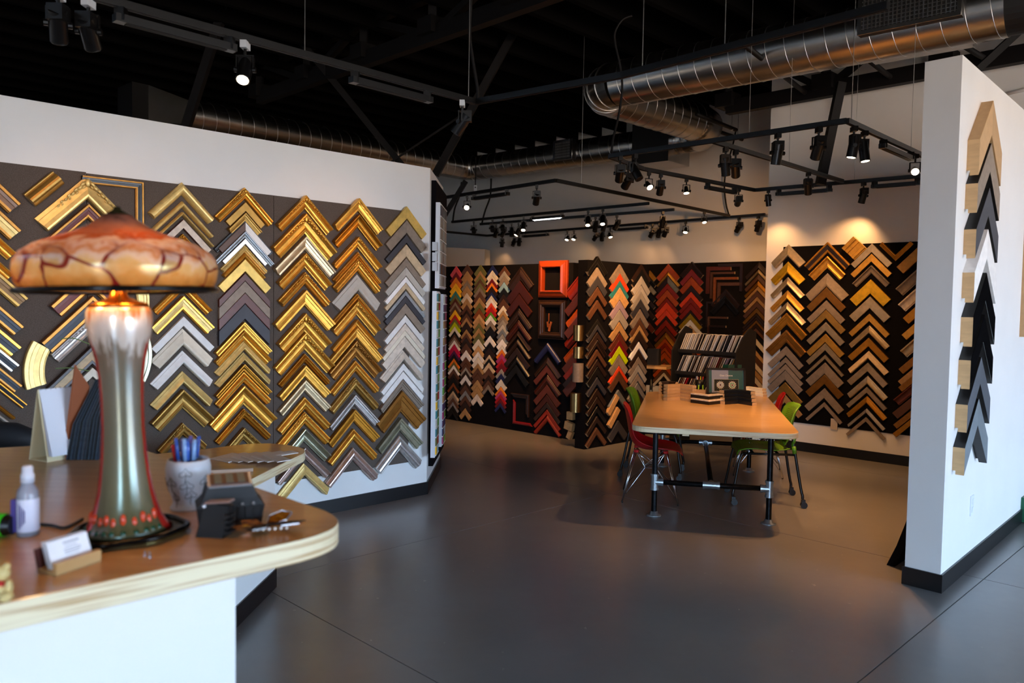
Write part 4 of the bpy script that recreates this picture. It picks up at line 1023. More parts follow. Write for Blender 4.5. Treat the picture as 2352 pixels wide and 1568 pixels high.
# white body, set back from the edge
nf = Vector((dF.y, -dF.x))
bq = f3-nf*.12
t0 = ray(541, 1450); k = Vector((t0.x, t0.y))
bc_ = isect(bq, dF, Vector((0, 0)), k)
body = [bq-dF*1.3, bc_, bc_+dBk*.75, bc_+dBk*.75-dF*1.6]
MB().prism([rel(p) for p in body], .105, ZC-.052).build('counter_body', M_white, ct)
kb = [p for p in body]
MB().prism([rel(p) for p in body], 0, .105).build('toe_kick', M_base, ct)

# lower desk behind it
ZD = .75
dk = [fl(705, 1045, ZD).xy, fl(620, 1020, ZD).xy, fl(480, 1035, ZD).xy]
desk = thing('desk', 'lower maple topped desk with a rounded end behind the counter', 'desk', (dk[0].x, dk[0].y, 0))
def reld(v): return (v.x-dk[0].x, v.y-dk[0].y)
ddir = (dk[1]-dk[2]).normalized()
tipc = dk[1]+ddir*.22
rgt = fl(600, 1130, ZD).xy
dpx = [(483, 1029), (564, 1019), (620, 1017.5), (660, 1021), (688, 1026), (699, 1031), (701, 1036), (697, 1041), (660, 1058), (581, 1098)]
dpl = [fl(x, y, ZD).xy for x, y in dpx]
dp_ = [dpl[0]-ddir*.5]+dpl+[dpl[-1]+Vector((-.1, -.5)), dpl[-1]+Vector((-.45, -.6)), dpl[0]-ddir*.5+Vector((.15, -.4))]
top_board('desk_top', [reld(p) for p in dp_], 0, ZD, .05, M_top, desk)
w0, w1 = fl(541, 1440).xy, fl(631.5, 1348).xy
wd = (w1-w0).normalized(); wn = Vector((-wd.y, wd.x))
wp = [w0-wd*.7, w1, w1+wn*.35, w0-wd*.7+wn*.35]
MB().prism([reld(p) for p in wp], .105, ZD-.05).build('desk_panel', M_white, desk)
MB().prism([reld(p) for p in [w0-wd*.7-wn*.008, w1-wn*.008+wd*.006, w1+wn*.35+wd*.006, w0-wd*.7+wn*.35]], 0, .105).build('desk_base', M_base, desk)

# white mat corner chips laid out on the desk
M_chip = mat('white_mat_chip', '#e9dfd6', rough=.6); M_chipw = mat('white_chip_edge', '#efe9e2', rough=.6)
cz = ((340, 980), 4.9)
chip = [(775, 268, 700, 300), (930, 280, 715, 330), (1075, 290, 890, 338), (1215, 292, 1020, 342), (1370, 298, 1150, 345), (1490, 300, 1290, 358), (1645, 316, 1295, 358)]
for i, (zx, zy, ax, ay) in enumerate(chip[:6]):
    apx = fl(340+(690+i*118)/4.9, 980+(365)/4.9, ZD).xy
    e_a = fl(340+(950+i*135)/4.9, 980+(300+i*2)/4.9, ZD).xy; e_b = fl(340+(905+i*110)/4.9, 980+(405+i*8)/4.9, ZD).xy
    da_ = (e_a-apx); db_ = (e_b-apx); wv = .085
    ua_ = da_.normalized(); ub_ = db_.normalized()
    inn = apx+(ua_+ub_)*wv
    poly = [apx, e_b, e_b+ua_*wv, inn, e_a+ub_*wv, e_a]
    o = MB().prism([(p.x-apx.x, p.y-apx.y) for p in poly], 0, .004).build('mat_chip', M_chipw, None); o.location = (apx.x, apx.y, ZD+.0005+i*.004)
    tag(o, 'white L shaped mat sample on the desk, %s from left' % nth(i+1), 'mat sample', 'white mat samples laid out on the desk')
    MB().prism([(p.x-apx.x, p.y-apx.y) for p in [apx+(ua_+ub_)*.012, e_b+ua_*.012, e_b+ua_*(wv-.02), inn-(ua_+ub_)*.02, e_a+ub_*(wv-.02), e_a+ub_*.012]], .004, .0046).build('chip_face', M_chip, o)
p_ = fl(340+830/4.9, 980+512/4.9, ZD)
o = MB().box((0, 0, .008), (.30, .035, .016)).build('moulding_stick', mat('pink_stick', '#cfb29b', rough=.5), None, False, p_, math.radians(20))
tag(o, 'pale pink moulding strip lying on the desk near the pen cup', 'moulding strip')

# ------------------------------------------------------------------ art glass lamp
def glass_mat(name, kind):
    m = bpy.data.materials.new(name); m.use_nodes = True
    n = m.node_tree.nodes; l = m.node_tree.links; b = n['Principled BSDF']
    t = n.new('ShaderNodeTexCoord'); sp = n.new('ShaderNodeSeparateXYZ'); l.new(t.outputs['Object'], sp.inputs[0])
    nz = n.new('ShaderNodeTexNoise'); nz.inputs['Scale'].default_value = 30; nz.inputs['Detail'].default_value = 5; l.new(t.outputs['Object'], nz.inputs['Vector'])
    if kind != 'shade':                       # drips: noise drawn out along the stem
        dm = n.new('ShaderNodeMapping'); dm.inputs['Scale'].default_value = (2.2, 2.2, .16); l.new(t.outputs['Object'], dm.inputs[0]); l.new(dm.outputs[0], nz.inputs['Vector'])
    ad = n.new('ShaderNodeMath'); ad.operation = 'MULTIPLY_ADD'; l.new(nz.outputs['Fac'], ad.inputs[0]); ad.inputs[1].default_value = .075 if kind == 'shade' else .22; l.new(sp.outputs['Z'], ad.inputs[2])
    r = n.new('ShaderNodeValToRGB'); l.new(ad.outputs[0], r.inputs[0]); el_ = r.color_ramp.elements
    def ramp(lst):
        while len(el_) > 1: el_.remove(el_[-1])
        el_[0].position = lst[0][0]; el_[0].color = (*lin(lst[0][1]), 1)
        for p, c in lst[1:]:
            e = el_.new(p); e.color = (*lin(c), 1)
    if kind == 'shade':
        mr_ = n.new('ShaderNodeMapRange'); mr_.inputs[1].default_value = 0; mr_.inputs[2].default_value = .20; l.new(ad.outputs[0], mr_.inputs[0]); l.new(mr_.outputs[0], r.inputs[0])
        ramp([(0, '#80561f'), (.14, '#a87e36'), (.28, '#c9a055'), (.40, '#d4bd86'), (.47, '#d9cfc2'), (.54, '#c9925a'), (.62, '#dccdbd'), (.69, '#b8682f'), (.76, '#bb8d70'), (.90, '#9c7462'), (1, '#2e241e')])
        vo = n.new('ShaderNodeTexVoronoi'); vo.feature = 'DISTANCE_TO_EDGE'; vo.inputs['Scale'].default_value = 11; vo.inputs['Randomness'].default_value = 1
        mp = n.new('ShaderNodeMapping'); mp.inputs['Scale'].default_value = (1, 1, 1.0)
        nw = n.new('ShaderNodeTexNoise'); nw.inputs['Scale'].default_value = 9; nw.inputs['Detail'].default_value = 1; l.new(t.outputs['Object'], nw.inputs['Vector'])
        nd = n.new('ShaderNodeMix'); nd.data_type = 'RGBA'; nd.inputs[0].default_value = .07
        l.new(t.outputs['Object'], nd.inputs[6]); l.new(nw.outputs['Color'], nd.inputs[7])
        l.new(nd.outputs[2], mp.inputs[0]); l.new(mp.outputs[0], vo.inputs['Vector'])
        vr = n.new('ShaderNodeMapRange'); vr.inputs[1].default_value = .022; vr.inputs[2].default_value = .045; vr.inputs[3].default_value = 1; vr.inputs[4].default_value = 0; l.new(vo.outputs['Distance'], vr.inputs[0])
        hz = n.new('ShaderNodeMapRange'); hz.inputs[1].default_value = .055; hz.inputs[2].default_value = .095; hz.inputs[3].default_value = 1; hz.inputs[4].default_value = 0; l.new(sp.outputs['Z'], hz.inputs[0])
        mu = n.new('ShaderNodeMath'); mu.operation = 'MULTIPLY'; l.new(vr.outputs[0], mu.inputs[0]); l.new(hz.outputs[0], mu.inputs[1])
        mx = n.new('ShaderNodeMix'); mx.data_type = 'RGBA'; mx.inputs[7].default_value = (*lin('#7c1f1c'), 1)
        l.new(mu.outputs[0], mx.inputs[0]); l.new(r.outputs[0], mx.inputs[6]); l.new(mx.outputs[2], b.inputs['Base Color'])
        b.inputs['Transmission Weight'].default_value = 0.0
        b.inputs['Subsurface Weight'].default_value = 0.0
        # thin translucent glass lit from inside by the bulbs
        tr_ = n.new('ShaderNodeBsdfTranslucent'); l.new(mx.outputs[2], tr_.inputs['Color'])
        ms = n.new('ShaderNodeMixShader'); ms.inputs[0].default_value = .42
        out = n['Material Output']; l.new(b.outputs[0], ms.inputs[1]); l.new(tr_.outputs[0], ms.inputs[2]); l.new(ms.outputs[0], out.inputs[0])
        b.inputs['Metallic'].default_value = .1
        b.inputs['Thin Film Thickness'].default_value = 420; b.inputs['Thin Film IOR'].default_value = 1.7
        b.inputs['Roughness'].default_value = .2
    else:
        mr_ = n.new('ShaderNodeMapRange'); mr_.inputs[1].default_value = 0.08; mr_.inputs[2].default_value = .62; l.new(ad.outputs[0], mr_.inputs[0]); l.new(mr_.outputs[0], r.inputs[0])
        ramp([(0, '#4d4a2c'), (.3, '#6d6748'), (.7, '#756a55'), (.80, '#83705c'), (.86, '#cfc3b5'), (.95, '#d8cabb'), (1, '#b7774a')])
        # red ribs: angle based
        at = n.new('ShaderNodeMath'); at.operation = 'ARCTAN2'; l.new(sp.outputs['Y'], at.inputs[0]); l.new(sp.outputs['X'], at.inputs[1])
        sn = n.new('ShaderNodeMath'); sn.operation = 'MULTIPLY'; sn.inputs[1].default_value = 2.4; l.new(at.outputs[0], sn.inputs[0])
        o2 = n.new('ShaderNodeMath'); o2.operation = 'ADD'; o2.inputs[1].default_value = 2.4*1.134+PI; l.new(sn.outputs[0], o2.inputs[0])
        cs = n.new('ShaderNodeMath'); cs.operation = 'COSINE'; l.new(o2.outputs[0], cs.inputs[0])
        rr_ = n.new('ShaderNodeMapRange'); rr_.inputs[1].default_value = .78; rr_.inputs[2].default_value = .84; l.new(cs.outputs[0], rr_.inputs[0])
        hz = n.new('ShaderNodeMapRange'); hz.inputs[1].default_value = .53; hz.inputs[2].default_value = .55; hz.inputs[3].default_value = 1; hz.inputs[4].default_value = 0; l.new(ad.outputs[0], hz.inputs[0])
        mu = n.new('ShaderNodeMath'); mu.operation = 'MULTIPLY'; l.new(rr_.outputs[0], mu.inputs[0]); l.new(hz.outputs[0], mu.inputs[1])
        mx = n.new('ShaderNodeMix'); mx.data_type = 'RGBA'; mx.inputs[7].default_value = (*lin('#b8241c'), 1)
        l.new(mu.outputs[0], mx.inputs[0]); l.new(r.outputs[0], mx.inputs[6]); l.new(mx.outputs[2], b.inputs['Base Color'])
        b.inputs['Metallic'].default_value = .25; b.inputs['Roughness'].default_value = .22
        b.inputs['Thin Film Thickness'].default_value = 380; b.inputs['Thin Film IOR'].default_value = 1.6
    return m
lp = fl(292, 1228, ZC)
mpp = lp.y/FPX*1.03
lamp = thing('table_lamp', 'art glass mushroom table lamp with red veins on the counter', 'lamp', lp)
lamp.rotation_euler = (0, math.radians(-1.7), 0)
yb = 1236
def LP(lst): return [(r*mpp*.955, (yb-y)*mpp*.967) for r, y in lst]
M_glass = glass_mat('iridescent_stem_glass', 'stem'); M_shade = glass_mat('iridescent_shade_glass', 'shade')
st = MB().lathe(LP([(100, 1222), (88, 1212), (76, 1190), (67, 1160), (60, 1130), (54, 1090), (49, 1040), (46, 980), (46, 920), (48, 870), (54, 825), (62, 790), (69, 760), (72, 738), (70, 715), (64, 702)]), 40, cap=True).build('glass_stem', M_glass, lamp, True)
pl = []
for i in range(40):
    a = 2*PI*i/40; rr = (118+5*math.sin(3*a+1)+4*math.sin(7*a))*mpp
    pl.append((rr*math.cos(a), rr*math.sin(a)))
M_bronze = mat('dark_iridescent_bronze', '#3a3a2c', rough=.25, metal=.8, hex2='#6a5a30', scale=14)
bs = MB().prism(pl, .001, .011).build('base_plate', M_bronze, lamp)
MB().tube([(x*1.01, y*1.01, .012) for x, y in pl], .007, 8, closed=True).build('base_rim', mat('base_rim', '#1a1714', rough=.2, metal=.8), bs, True)
gm = mat('green_glass', '#11402c', rough=.2); om = mat('orange_glass', '#c8401c', rough=.3)
for i in range(12):
    a = -PI*.95+i*PI*.9/11+.05*math.sin(i*5); r_ = 80*mpp
    d_ = Vector((math.cos(a), math.sin(a), 0))
    MB().ball(d_*r_+Vector((0, 0, .020)), (.0075, .0075, .011), 8, 6).build('green_bud', gm, st, True)
    MB().ball(d_*(r_-.010)+Vector((0, 0, .045+.005*math.sin(i*3))), (.0065, .0065, .014), 8, 6).build('orange_petal', om, st, True)
M_brassw = mat('warm_brass', '#a8641f', rough=.25, metal=1)
MB().lathe(LP([(66, 704), (62, 696), (40, 690), (22, 682), (17, 670), (12, 655), (12, 560)]), 24).build('brass_cap', M_brassw, lamp, True)
sh_prof = LP([(222, 662), (231, 645), (236, 622), (232, 600), (220, 584), (190, 566), (150, 552), (110, 540), (75, 527), (52, 512), (34, 500), (14, 492), (4, 489)])
zs0 = (yb-662)*mpp*.967
b_ = MB(); b_.lathe([(r, z-zs0) for r, z in sh_prof]+[(r*.97-.0005 if r > .01 else .003, z-zs0-.004) for r, z in reversed(sh_prof)], 56, cap=False)
sh = b_.build('glass_shade', M_shade, lamp, True, (.004, 0, zs0)); sh.scale = (.915, .915, 1.03)
MB().tube([(222*mpp*math.cos(2*PI*i/56), 222*mpp*math.sin(2*PI*i/56), -.004) for i in range(56)], .006, 8, closed=True).build('shade_rim', mat('shade_rim', '#15110f', rough=.2, metal=.6), sh, True)
MB().lathe([(.03, .152), (.022, .160), (.010, .166), (.006, .173)], 16).build('finial', M_bronze, sh, True)
for x in (.028, .05):
    MB().tube([(x, -.05, (yb-665)*mpp), (x, -.05, (yb-752)*mpp if x < .04 else (yb-690)*mpp)], .0022, 6).build('pull_chain', M_brassw, lamp)
bl = bpy.data.lights.new('lamp_bulb', 'POINT'); bl.energy = 2.0*GAIN['lamp']; bl.color = (1, .6, .25); bl.shadow_soft_size = .025
for dx_ in (-.075, .07):
    bo = bpy.data.objects.new('lamp_bulb', bl); COL.objects.link(bo); bo.parent = lamp; bo.location = (dx_, -.06, (yb-625)*mpp)
# lamp cord
cp_ = [fl(x, y, ZC)+Vector((0, 0, .004)) for x, y in bez([(190, 1195), (150, 1215), (120, 1210), (90, 1208), (40, 1212), (0, 1210)])]
tag(MB().tube(cp_, .0035, 6).build('lamp_cord', M_blk, None, True), 'black lamp cord lying on the counter behind the spray bottle', 'cord')

# ------------------------------------------------------------------ small things on the counter
cup = fl(433, 1166, ZC); m2 = cup.y/FPX*.95
M_cup = mat('grey_white_stoneware', '#c8ccd2', rough=.3)
cu = thing('pen_cup', 'pale ceramic cup with drawn trees, full of pens', 'cup', cup)
prof = [(40, 0), (42, 4), (38, 10), (35, 18), (38, 30), (46, 52), (51, 78), (52, 100), (48, 120), (45, 122), (45, 116), (48, 98), (44, 60), (30, 24)]
cb_ = MB().lathe([(r*m2, z*m2) for r, z in prof], 36, cap=True).build('cup_body', M_cup, cu, True)
M_ink = mat('cup_drawing_ink', '#23262e', rough=.6)
def on_cup(a, z):                      # radius of the cup at height z (pixels)
    rr = 35
    for (r0, z0), (r1, z1) in zip(prof[:9], prof[1:9]):
        if z0 <= z <= z1: rr = r0+(r1-r0)*(z-z0)/max(1e-6, z1-z0)
    a = math.radians(a); rr = (rr+.6)*m2
    return Vector((rr*math.cos(a), rr*math.sin(a), z*m2))
def doodle(pts): MB().tube([on_cup(a, z) for a, z in bez(pts, 5)], .0007, 5).build('tree_drawing', M_ink, cb_)
for ca, cz_, s_ in ((-75, 88, 1.0), (-72, 58, 1.2), (-118, 64, 1.1), (-112, 28, .8), (-60, 34, 1.2), (-160, 60, 1), (-20, 66, 1)):
    doodle([(ca-16*s_, cz_), (ca-14*s_, cz_+8), (ca-6*s_, cz_+11), (ca, cz_+19), (ca+6*s_, cz_+12), (ca+15*s_, cz_+7), (ca+12*s_, cz_-1), (ca+2, cz_+2), (ca-8*s_, cz_-2), (ca-16*s_, cz_)])
    doodle([(ca, cz_+12), (ca+1, cz_), (ca-1, cz_-12), (ca+2, cz_-18)])
pens = [('blue', '#3a5db0')]*7+[('red', '#c81e22')]+[('violet', '#6a62a8')]*3+[('light blue', '#7fa2cf')]*4
random.seed(3)
seen = {}
for i, (nm, h) in enumerate(pens):
    a = 2*PI*i/len(pens)*2.4; r_ = 34*m2*(.35+.65*((i*7) % 10)/10); ln = .145+.02*((i*5) % 7)/7
    if nm == 'red': a = -2.6; r_ = 33*m2
    t = thing('pen', '', 'pen', cup+Vector((r_*.4*math.cos(a), r_*.4*math.sin(a), .02)), 0, 'pens in the ceramic cup')
    d_ = Vector((r_*.75*math.cos(a)*.9, r_*.75*math.sin(a)*.9, ln)).normalized()
    pm = mat('pen_'+nm.replace(' ', '_'), h, rough=.25)
    MB().cyl((0, 0, 0), d_*(ln*.8), .0048, n=8).build('barrel', mat('pen_clear', '#9fb0cf', rough=.2), t, True)
    MB().cyl(d_*(ln*.66), d_*ln, .0056, .005, n=8).build('cap', pm, t, True)
    seen[nm] = seen.get(nm, 0)+1
    t['label'] = ('red capped pen standing in the ceramic cup' if nm == 'red' else '%s capped pen in the ceramic cup' % nm)
# black ribbed box with a slotted silver top, and a smaller one leaning on it
M_rib = mat('black_glossy_plastic', '#0a0a0c', rough=.5); M_sil = mat('silver_bezel', '#c9cbd0', rough=.25, metal=.7); M_lcd = mat('grey_slot', '#6c6a58', rough=.5); M_brn = mat('brown_panel', '#4a261b', rough=.4)
bp0 = fl(527, 1196, ZC)
bxx = thing('ribbed_box', 'black ribbed box with silver slotted top near the counter end', 'box', bp0, math.radians(24))
MB().add([(x, y, z) for z, sx_, sy_ in ((0, .066, .040), (.045, .075, .045), (.062, .060, .040), (.088, .052, .036)) for x, y in ((-sx_, -sy_), (sx_, -sy_), (sx_, sy_), (-sx_, sy_))],
         [(0, 1, 5, 4), (1, 2, 6, 5), (2, 3, 7, 6), (3, 0, 4, 7), (4, 5, 9, 8), (5, 6, 10, 9), (6, 7, 11, 10), (7, 4, 8, 11), (8, 9, 13, 12), (9, 10, 14, 13), (10, 11, 15, 14), (11, 8, 12, 15), (12, 13, 14, 15), (3, 2, 1, 0)]).build('box_shell', M_rib, bxx)
for k in range(9):
    MB().bar((-.066+k*.0165, -.0405, .002), (-.072+k*.018, -.0465, .045), .006, .004).build('rib', M_rib, bxx)
tp = thing('x', '', '') if False else None
Mt = Matrix.Rotation(math.radians(14), 3, 'X')
fr = MB().box((0, .0, .097), (.098, .066, .008), Mt).build('silver_top_frame', M_sil, bxx)
MB().box((0, 0, .1015), (.086, .054, .003), Mt).build('brown_panel', M_brn, fr)
for k in (-1, 0, 1):
    MB().box((k*.026, 0, .1035), (.016, .046, .002), Mt).build('slot', M_lcd, fr)
for k in range(5): MB().ball((-.05+k*.025, -.047, .05), .004, 6, 4).build('rivet', M_sil, bxx)
p2 = fl(487, 1232, ZC)
bx2 = thing('leaning_block', 'small black glossy block with pinkish top leaning by the ribbed box', 'block', p2, math.radians(-8))
MB().add([(-.033, -.012, 0), (.030, -.012, 0), (.030, .030, 0), (-.033, .030, 0), (-.022, .012, .072), (.034, .012, .066), (.034, .034, .066), (-.022, .034, .072)],
         [(0, 1, 5, 4), (1, 2, 6, 5), (2, 3, 7, 6), (3, 0, 4, 7), (4, 5, 6, 7), (3, 2, 1, 0)]).build('block_body', M_rib, bx2)
MB().box((.006, .022, .074), (.058, .028, .004), Matrix.Rotation(-.1, 3, 'Y')).build('pink_top', mat('pinkish_brown_top', '#8f7268', rough=.4), bx2)
MB().ball((-.022, .006, .066), .005, 8, 5).build('silver_stud', M_sil, bx2)
for k in range(4): MB().box((.036, .01, .012+k*.012), (.014, .03, .005)).build('fin', M_rib, bx2)
# glass butterfly
bf = thing('butterfly_ornament', 'amber glass butterfly ornament lying on the counter end', 'ornament', fl(612, 1216, ZC), math.radians(35))
M_amb = mat('amber_glass', '#b5701a', rough=.15, hex2='#6d3510', scale=60, coat=.6); M_bdk = mat('butterfly_edge', '#2c1a10', rough=.3)
for sgn, w_ in ((1, .062), (-1, .058)):
    wing = [(0, 0), (.02, sgn*.045), (.055, sgn*.062), (.075, sgn*.045), (.05, sgn*.012)]
    wing2 = [(0, 0), (-.012, sgn*.04), (-.045, sgn*.045), (-.05, sgn*.02)]
    o = MB().prism(wing if sgn > 0 else wing[::-1], 0, .004).build('forewing', M_amb, bf); o.location = (0, 0, .006); o.rotation_euler = (sgn*.22, 0, 0)
    MB().tube([(x, y, .0045) for x, y in wing], .0022, 6, closed=True).build('wing_edge', M_sil if sgn > 0 else M_bdk, o)
    o = MB().prism(wing2 if sgn > 0 else wing2[::-1], 0, .004).build('hindwing', M_bdk if sgn < 0 else M_amb, bf); o.location = (0, 0, .006); o.rotation_euler = (sgn*.18, 0, 0)
MB().tube([(-.035, 0, .008), (0, 0, .010), (.045, 0, .010)], [.003, .006, .003], 8).build('body', M_bdk, bf, True)
for k in range(6): MB().ball((.03-k*.012, -.05+.004*k, .012), .0035, 6, 4).build('wing_spot', M_chipw, bf)
# spray bottle
sb = thing('spray_bottle', 'clear spray bottle with a white and violet label on the counter', 'bottle', fl(65, 1228, ZC))
q_ = fl(65, 1228, ZC).y/FPX*.97
M_clear = mat('cloudy_plastic', '#b9c0cf', rough=.2, trans=.45); M_lab = mat('violet_label', '#d9dcec', rough=.5); M_vio = mat('violet_band', '#4b3f86', rough=.5)
MB().lathe([(r*q_, z*q_) for r, z in ((22, 0), (24, 4), (24, 95), (22, 108), (14, 122), (13, 132))], 28).build('bottle_body', M_clear, sb, True)
MB().lathe([(r*q_, z*q_) for r, z in ((24.3, 12), (24.3, 90))], 28, cap=False).build('label_wrap', M_lab, sb, True)
MB().box((-.021, -.008, 50*q_), (.012, .02, 78*q_)).build('label_band', M_vio, sb)
for k in range(4): MB().box((-.006+.004*k, -24.6*q_, 50*q_), (.0016, .001, (60-10*k)*q_)).build('label_print', M_vio, sb)
MB().lathe([(r*q_, z*q_) for r, z in ((15, 128), (15, 146), (12, 150), (12, 164), (9, 168))], 22).build('pump_head', mat('pump_white', '#cfd4df', rough=.3), sb, True)
# business cards in a wooden holder
ch = thing('card_holder', 'small wooden holder with a stack of white business cards', 'card holder', fl(168, 1302, ZC), math.radians(68))
M_hw = wood('holder_maple', '#b88f58', '#c79e68', .45)
MB().box((0, -.012, .0115), (.098, .010, .023)).build('front_lip', M_hw, ch); MB().box((0, .012, .004), (.098, .045, .008)).build('holder_base', M_hw, ch)
MB().box((0, .036, .022), (.098, .006, .044), Matrix.Rotation(-.25, 3, 'X')).build('back_rest', mat('red_brown_rest', '#4a1c16', rough=.5), ch)
M_card = mat('white_card', '#f1f1f4', rough=.5); M_cink = mat('card_print', '#9a9ca8', rough=.6)
Mc = Matrix.Rotation(math.radians(-20), 4, 'X')
for k in range(7):
    o = MB().box((0, 0, .026), (.088, .0008, .052)).build('business_card', M_card, None)
    o.matrix_world = Matrix.Translation(ch.location) @ Matrix.Rotation(math.radians(68), 4, 'Z') @ Matrix.Translation((0, -.0005+k*.0022, .008)) @ Mc
    tag(o, 'white business card in the wooden holder' if k else 'front white business card in the wooden holder', 'card', 'business cards in the holder')
    if k == 0:
        for zz, w_, x_ in ((.043, .034, .006), (.036, .026, .004), (.030, .036, .006), (.026, .036, .006), (.022, .03, .004)):
            MB().box((x_, -.0007, zz), (w_, .0004, .0028 if zz > .04 else .0014)).build('card_print', M_cink, o)
# screws
for i, (x, y) in enumerate(((333, 1277), (344, 1280))):
    o = MB().lathe([(.0035, 0), (.0035, .002), (.0015, .003), (.0012, .012)], 10).build('screw', M_sil, None, True, fl(x, y, ZC)); tag(o, '%s small silver screw on the counter by the card holder' % ('left', 'right')[i], 'screw')
# green tape roll and toy bear at the left picture edge
tp_ = thing('tape_measure', 'bright green and black tape measure at the left picture edge', 'tape measure', fl(2, 1232, ZC))
MB().cyl((-.03, 0, .026), (.012, 0, .026), .025, n=20).build('green_body', mat('bright_green', '#3bd41c', rough=.35), tp_); MB().cyl((.012, 0, .026), (.028, 0, .026), .024, .02, n=20).build('black_side', M_blk, tp_)
br = thing('toy_bear', 'small cream toy bear with a red bow at the left picture edge', 'toy', fl(2, 1376, ZC))
M_bear = mat('cream_toy', '#d8bd7c', rough=.6)
bb_ = MB(); bb_.ball((0, 0, .018), (.02, .018, .018)); bb_.ball((0, 0, .046), (.016, .015, .015)); bb_.ball((-.011, 0, .059), .006); bb_.ball((.011, 0, .059), .006); bb_.ball((.016, -.012, .010), (.012, .014, .009)); bb_.ball((-.016, -.012, .010), (.012, .014, .009)); bb_.ball((0, -.014, .044), (.007, .006, .005)); bb_.ball((.018, -.006, .026), (.006, .008, .012))
bb_.build('bear_body', M_bear, br, True)
MB().box((0, -.012, .032), (.026, .006, .008)).build('red_bow', mat('red_ribbon', '#c0201c', rough=.5), br)
# tent calendar, brown divider and swatch books at the back of the counter
cal = thing('tent_calendar', 'cream tent calendar standing open on the counter', 'calendar', fl(88, 1058, ZC), math.radians(-18))
qc = fl(98, 1057, ZC).y/FPX*1.03
M_kraft = mat('cream_card', '#d9cda6', rough=.6); M_page = mat('calendar_page', '#dfe3ec', rough=.6)
wq = .12
hh = 160*qc
def leaf(par, y0, y1, x0, x1, name, m, th=.002, z0=0.0, z1=None):
    z1 = hh if z1 is None else z1
    return MB().add([(x0, y0, z0), (x1, y0, z0), (x1, y1, z1), (x0, y1, z1), (x0, y0+th, z0), (x1, y0+th, z0), (x1, y1+th, z1), (x0, y1+th, z1)],
                    [(0, 1, 2, 3), (7, 6, 5, 4), (0, 4, 5, 1), (1, 5, 6, 2), (2, 6, 7, 3), (3, 7, 4, 0)]).build(name, m, par)
lf = thing('unused', '', '') if False else None
ang_c = math.radians(64)
cal.rotation_euler = (0, 0, ang_c)
leaf(cal, -.046, 0, 0, .17, 'front_leaf', M_kraft); leaf(cal, .046, 0, 0, .17, 'back_leaf', M_kraft); MB().box((.085, 0, .001), (.17, .09, .002)).build('base_card', M_kraft, cal)
for k in range(5): leaf(cal, -.048-.004*k, -.002, .004, .166, 'page', M_page, .0006, .018)
for k in range(10): MB().tube([(.008+k*.0168, .004*math.cos(2*PI*j/8), hh+.004*math.sin(2*PI*j/8)) for j in range(8)], .0008, 5, closed=True).build('wire_loop', M_sil, cal)
dv = fl(148, 1054, ZC)
q_ = dv.y/FPX*1.03
o = MB().add([(-.008, 0, 0), (.006, 0, 0), (.026, .06, 0), (.014, .06, 0), (.024, .02, 212*q_), (.028, .02, 212*q_), (.046, .07, 160*q_), (.042, .07, 160*q_)],
             [(0, 1, 5, 4), (1, 2, 6, 5), (2, 3, 7, 6), (3, 0, 4, 7), (4, 5, 6, 7), (3, 2, 1, 0)]).build('brown_divider', mat('brown_board', '#8a4a26', rough=.6), None, False, dv)
tag(o, 'brown board standing upright between calendar and swatch books', 'board')
M_sw = [mat('swatch_'+str(i), h, rough=.8, var=.3, scale=120, bump=.3, bscale=300) for i, h in enumerate(('#14161b', '#1d2733', '#101318', '#232c3a', '#2c3038', '#15181d', '#1a2028'))]
M_swe = mat('swatch_edge', '#34424c', rough=.8)
for i in range(9):
    x0 = 163+i*8.2
    b0 = fl(x0, 1052, ZC)
    t = thing('fabric_swatch_card', 'dark fabric swatch card, %s from left in the row behind the lamp' % nth(i+1), 'swatch', b0, math.radians(4), 'dark swatch cards standing behind the lamp')
    hS = (175+i*5)*q_
    ln_ = .035-.001*i
    MB().add([(0, -.03, 0), (.007, -.03, 0), (.007, .16, 0), (0, .16, 0), (ln_*.4, -.012, hS*.45), (ln_*.4+.007, -.012, hS*.45), (ln_*.4+.007, .16, hS*.45), (ln_*.4, .16, hS*.45), (ln_+.02, .06, hS), (ln_+.027, .06, hS), (ln_+.027, .16, hS), (ln_+.02, .16, hS)],
             [(0, 1, 5, 4), (1, 2, 6, 5), (2, 3, 7, 6), (3, 0, 4, 7), (4, 5, 9, 8), (5, 6, 10, 9), (6, 7, 11, 10), (7, 4, 8, 11), (8, 9, 10, 11), (3, 2, 1, 0)]).build('card', M_sw[i % 7], t)
    MB().tube([(.0, -.031, .002), (ln_*.4, -.013, hS*.45), (ln_+.02, .059, hS)], .0012, 5).build('card_edge', M_swe, t)
# dark office chair back seen at the far left, plant leaves by the pen cup
ck = at_depth(12, 992, 3.55)
oc = thing('office_chair', 'dark office chair back behind the counter at the left edge', 'chair', (ck.x, ck.y, 0))
MB().tube([(-.22, 0, ck.z-.05), (-.1, -.04, ck.z), (.06, -.03, ck.z-.01), (.2, .02, ck.z-.06)], [.04, .06, .06, .035], 12).build('backrest', mat('dark_chair_fabric', '#0d0e14', rough=.7), oc, True)
MB().cyl((0, .1, .06), (0, .1, .5), .03, n=12).build('column', M_blk, oc); MB().box((0, .12, .5), (.46, .44, .08)).build('seat', MATS['dark_chair_fabric'], oc)
MB().bar((0, .03, .5), (0, -.02, ck.z-.03), .06, .03).build('back_post', M_blk, oc)
for k in range(5):
    a = 2*PI*k/5; MB().bar((0, .1, .07), (.28*math.cos(a), .1+.28*math.sin(a), .03), .04, .03).build('leg', M_blk, oc)
pt_ = thing('potted_plant', 'plant with dark green leaves behind the counter beside the pen cup', 'plant', (-2.12, 4.72, .0))
M_leaf = mat('dark_green_leaf', '#1f5a2b', rough=.35, var=.2, scale=20)
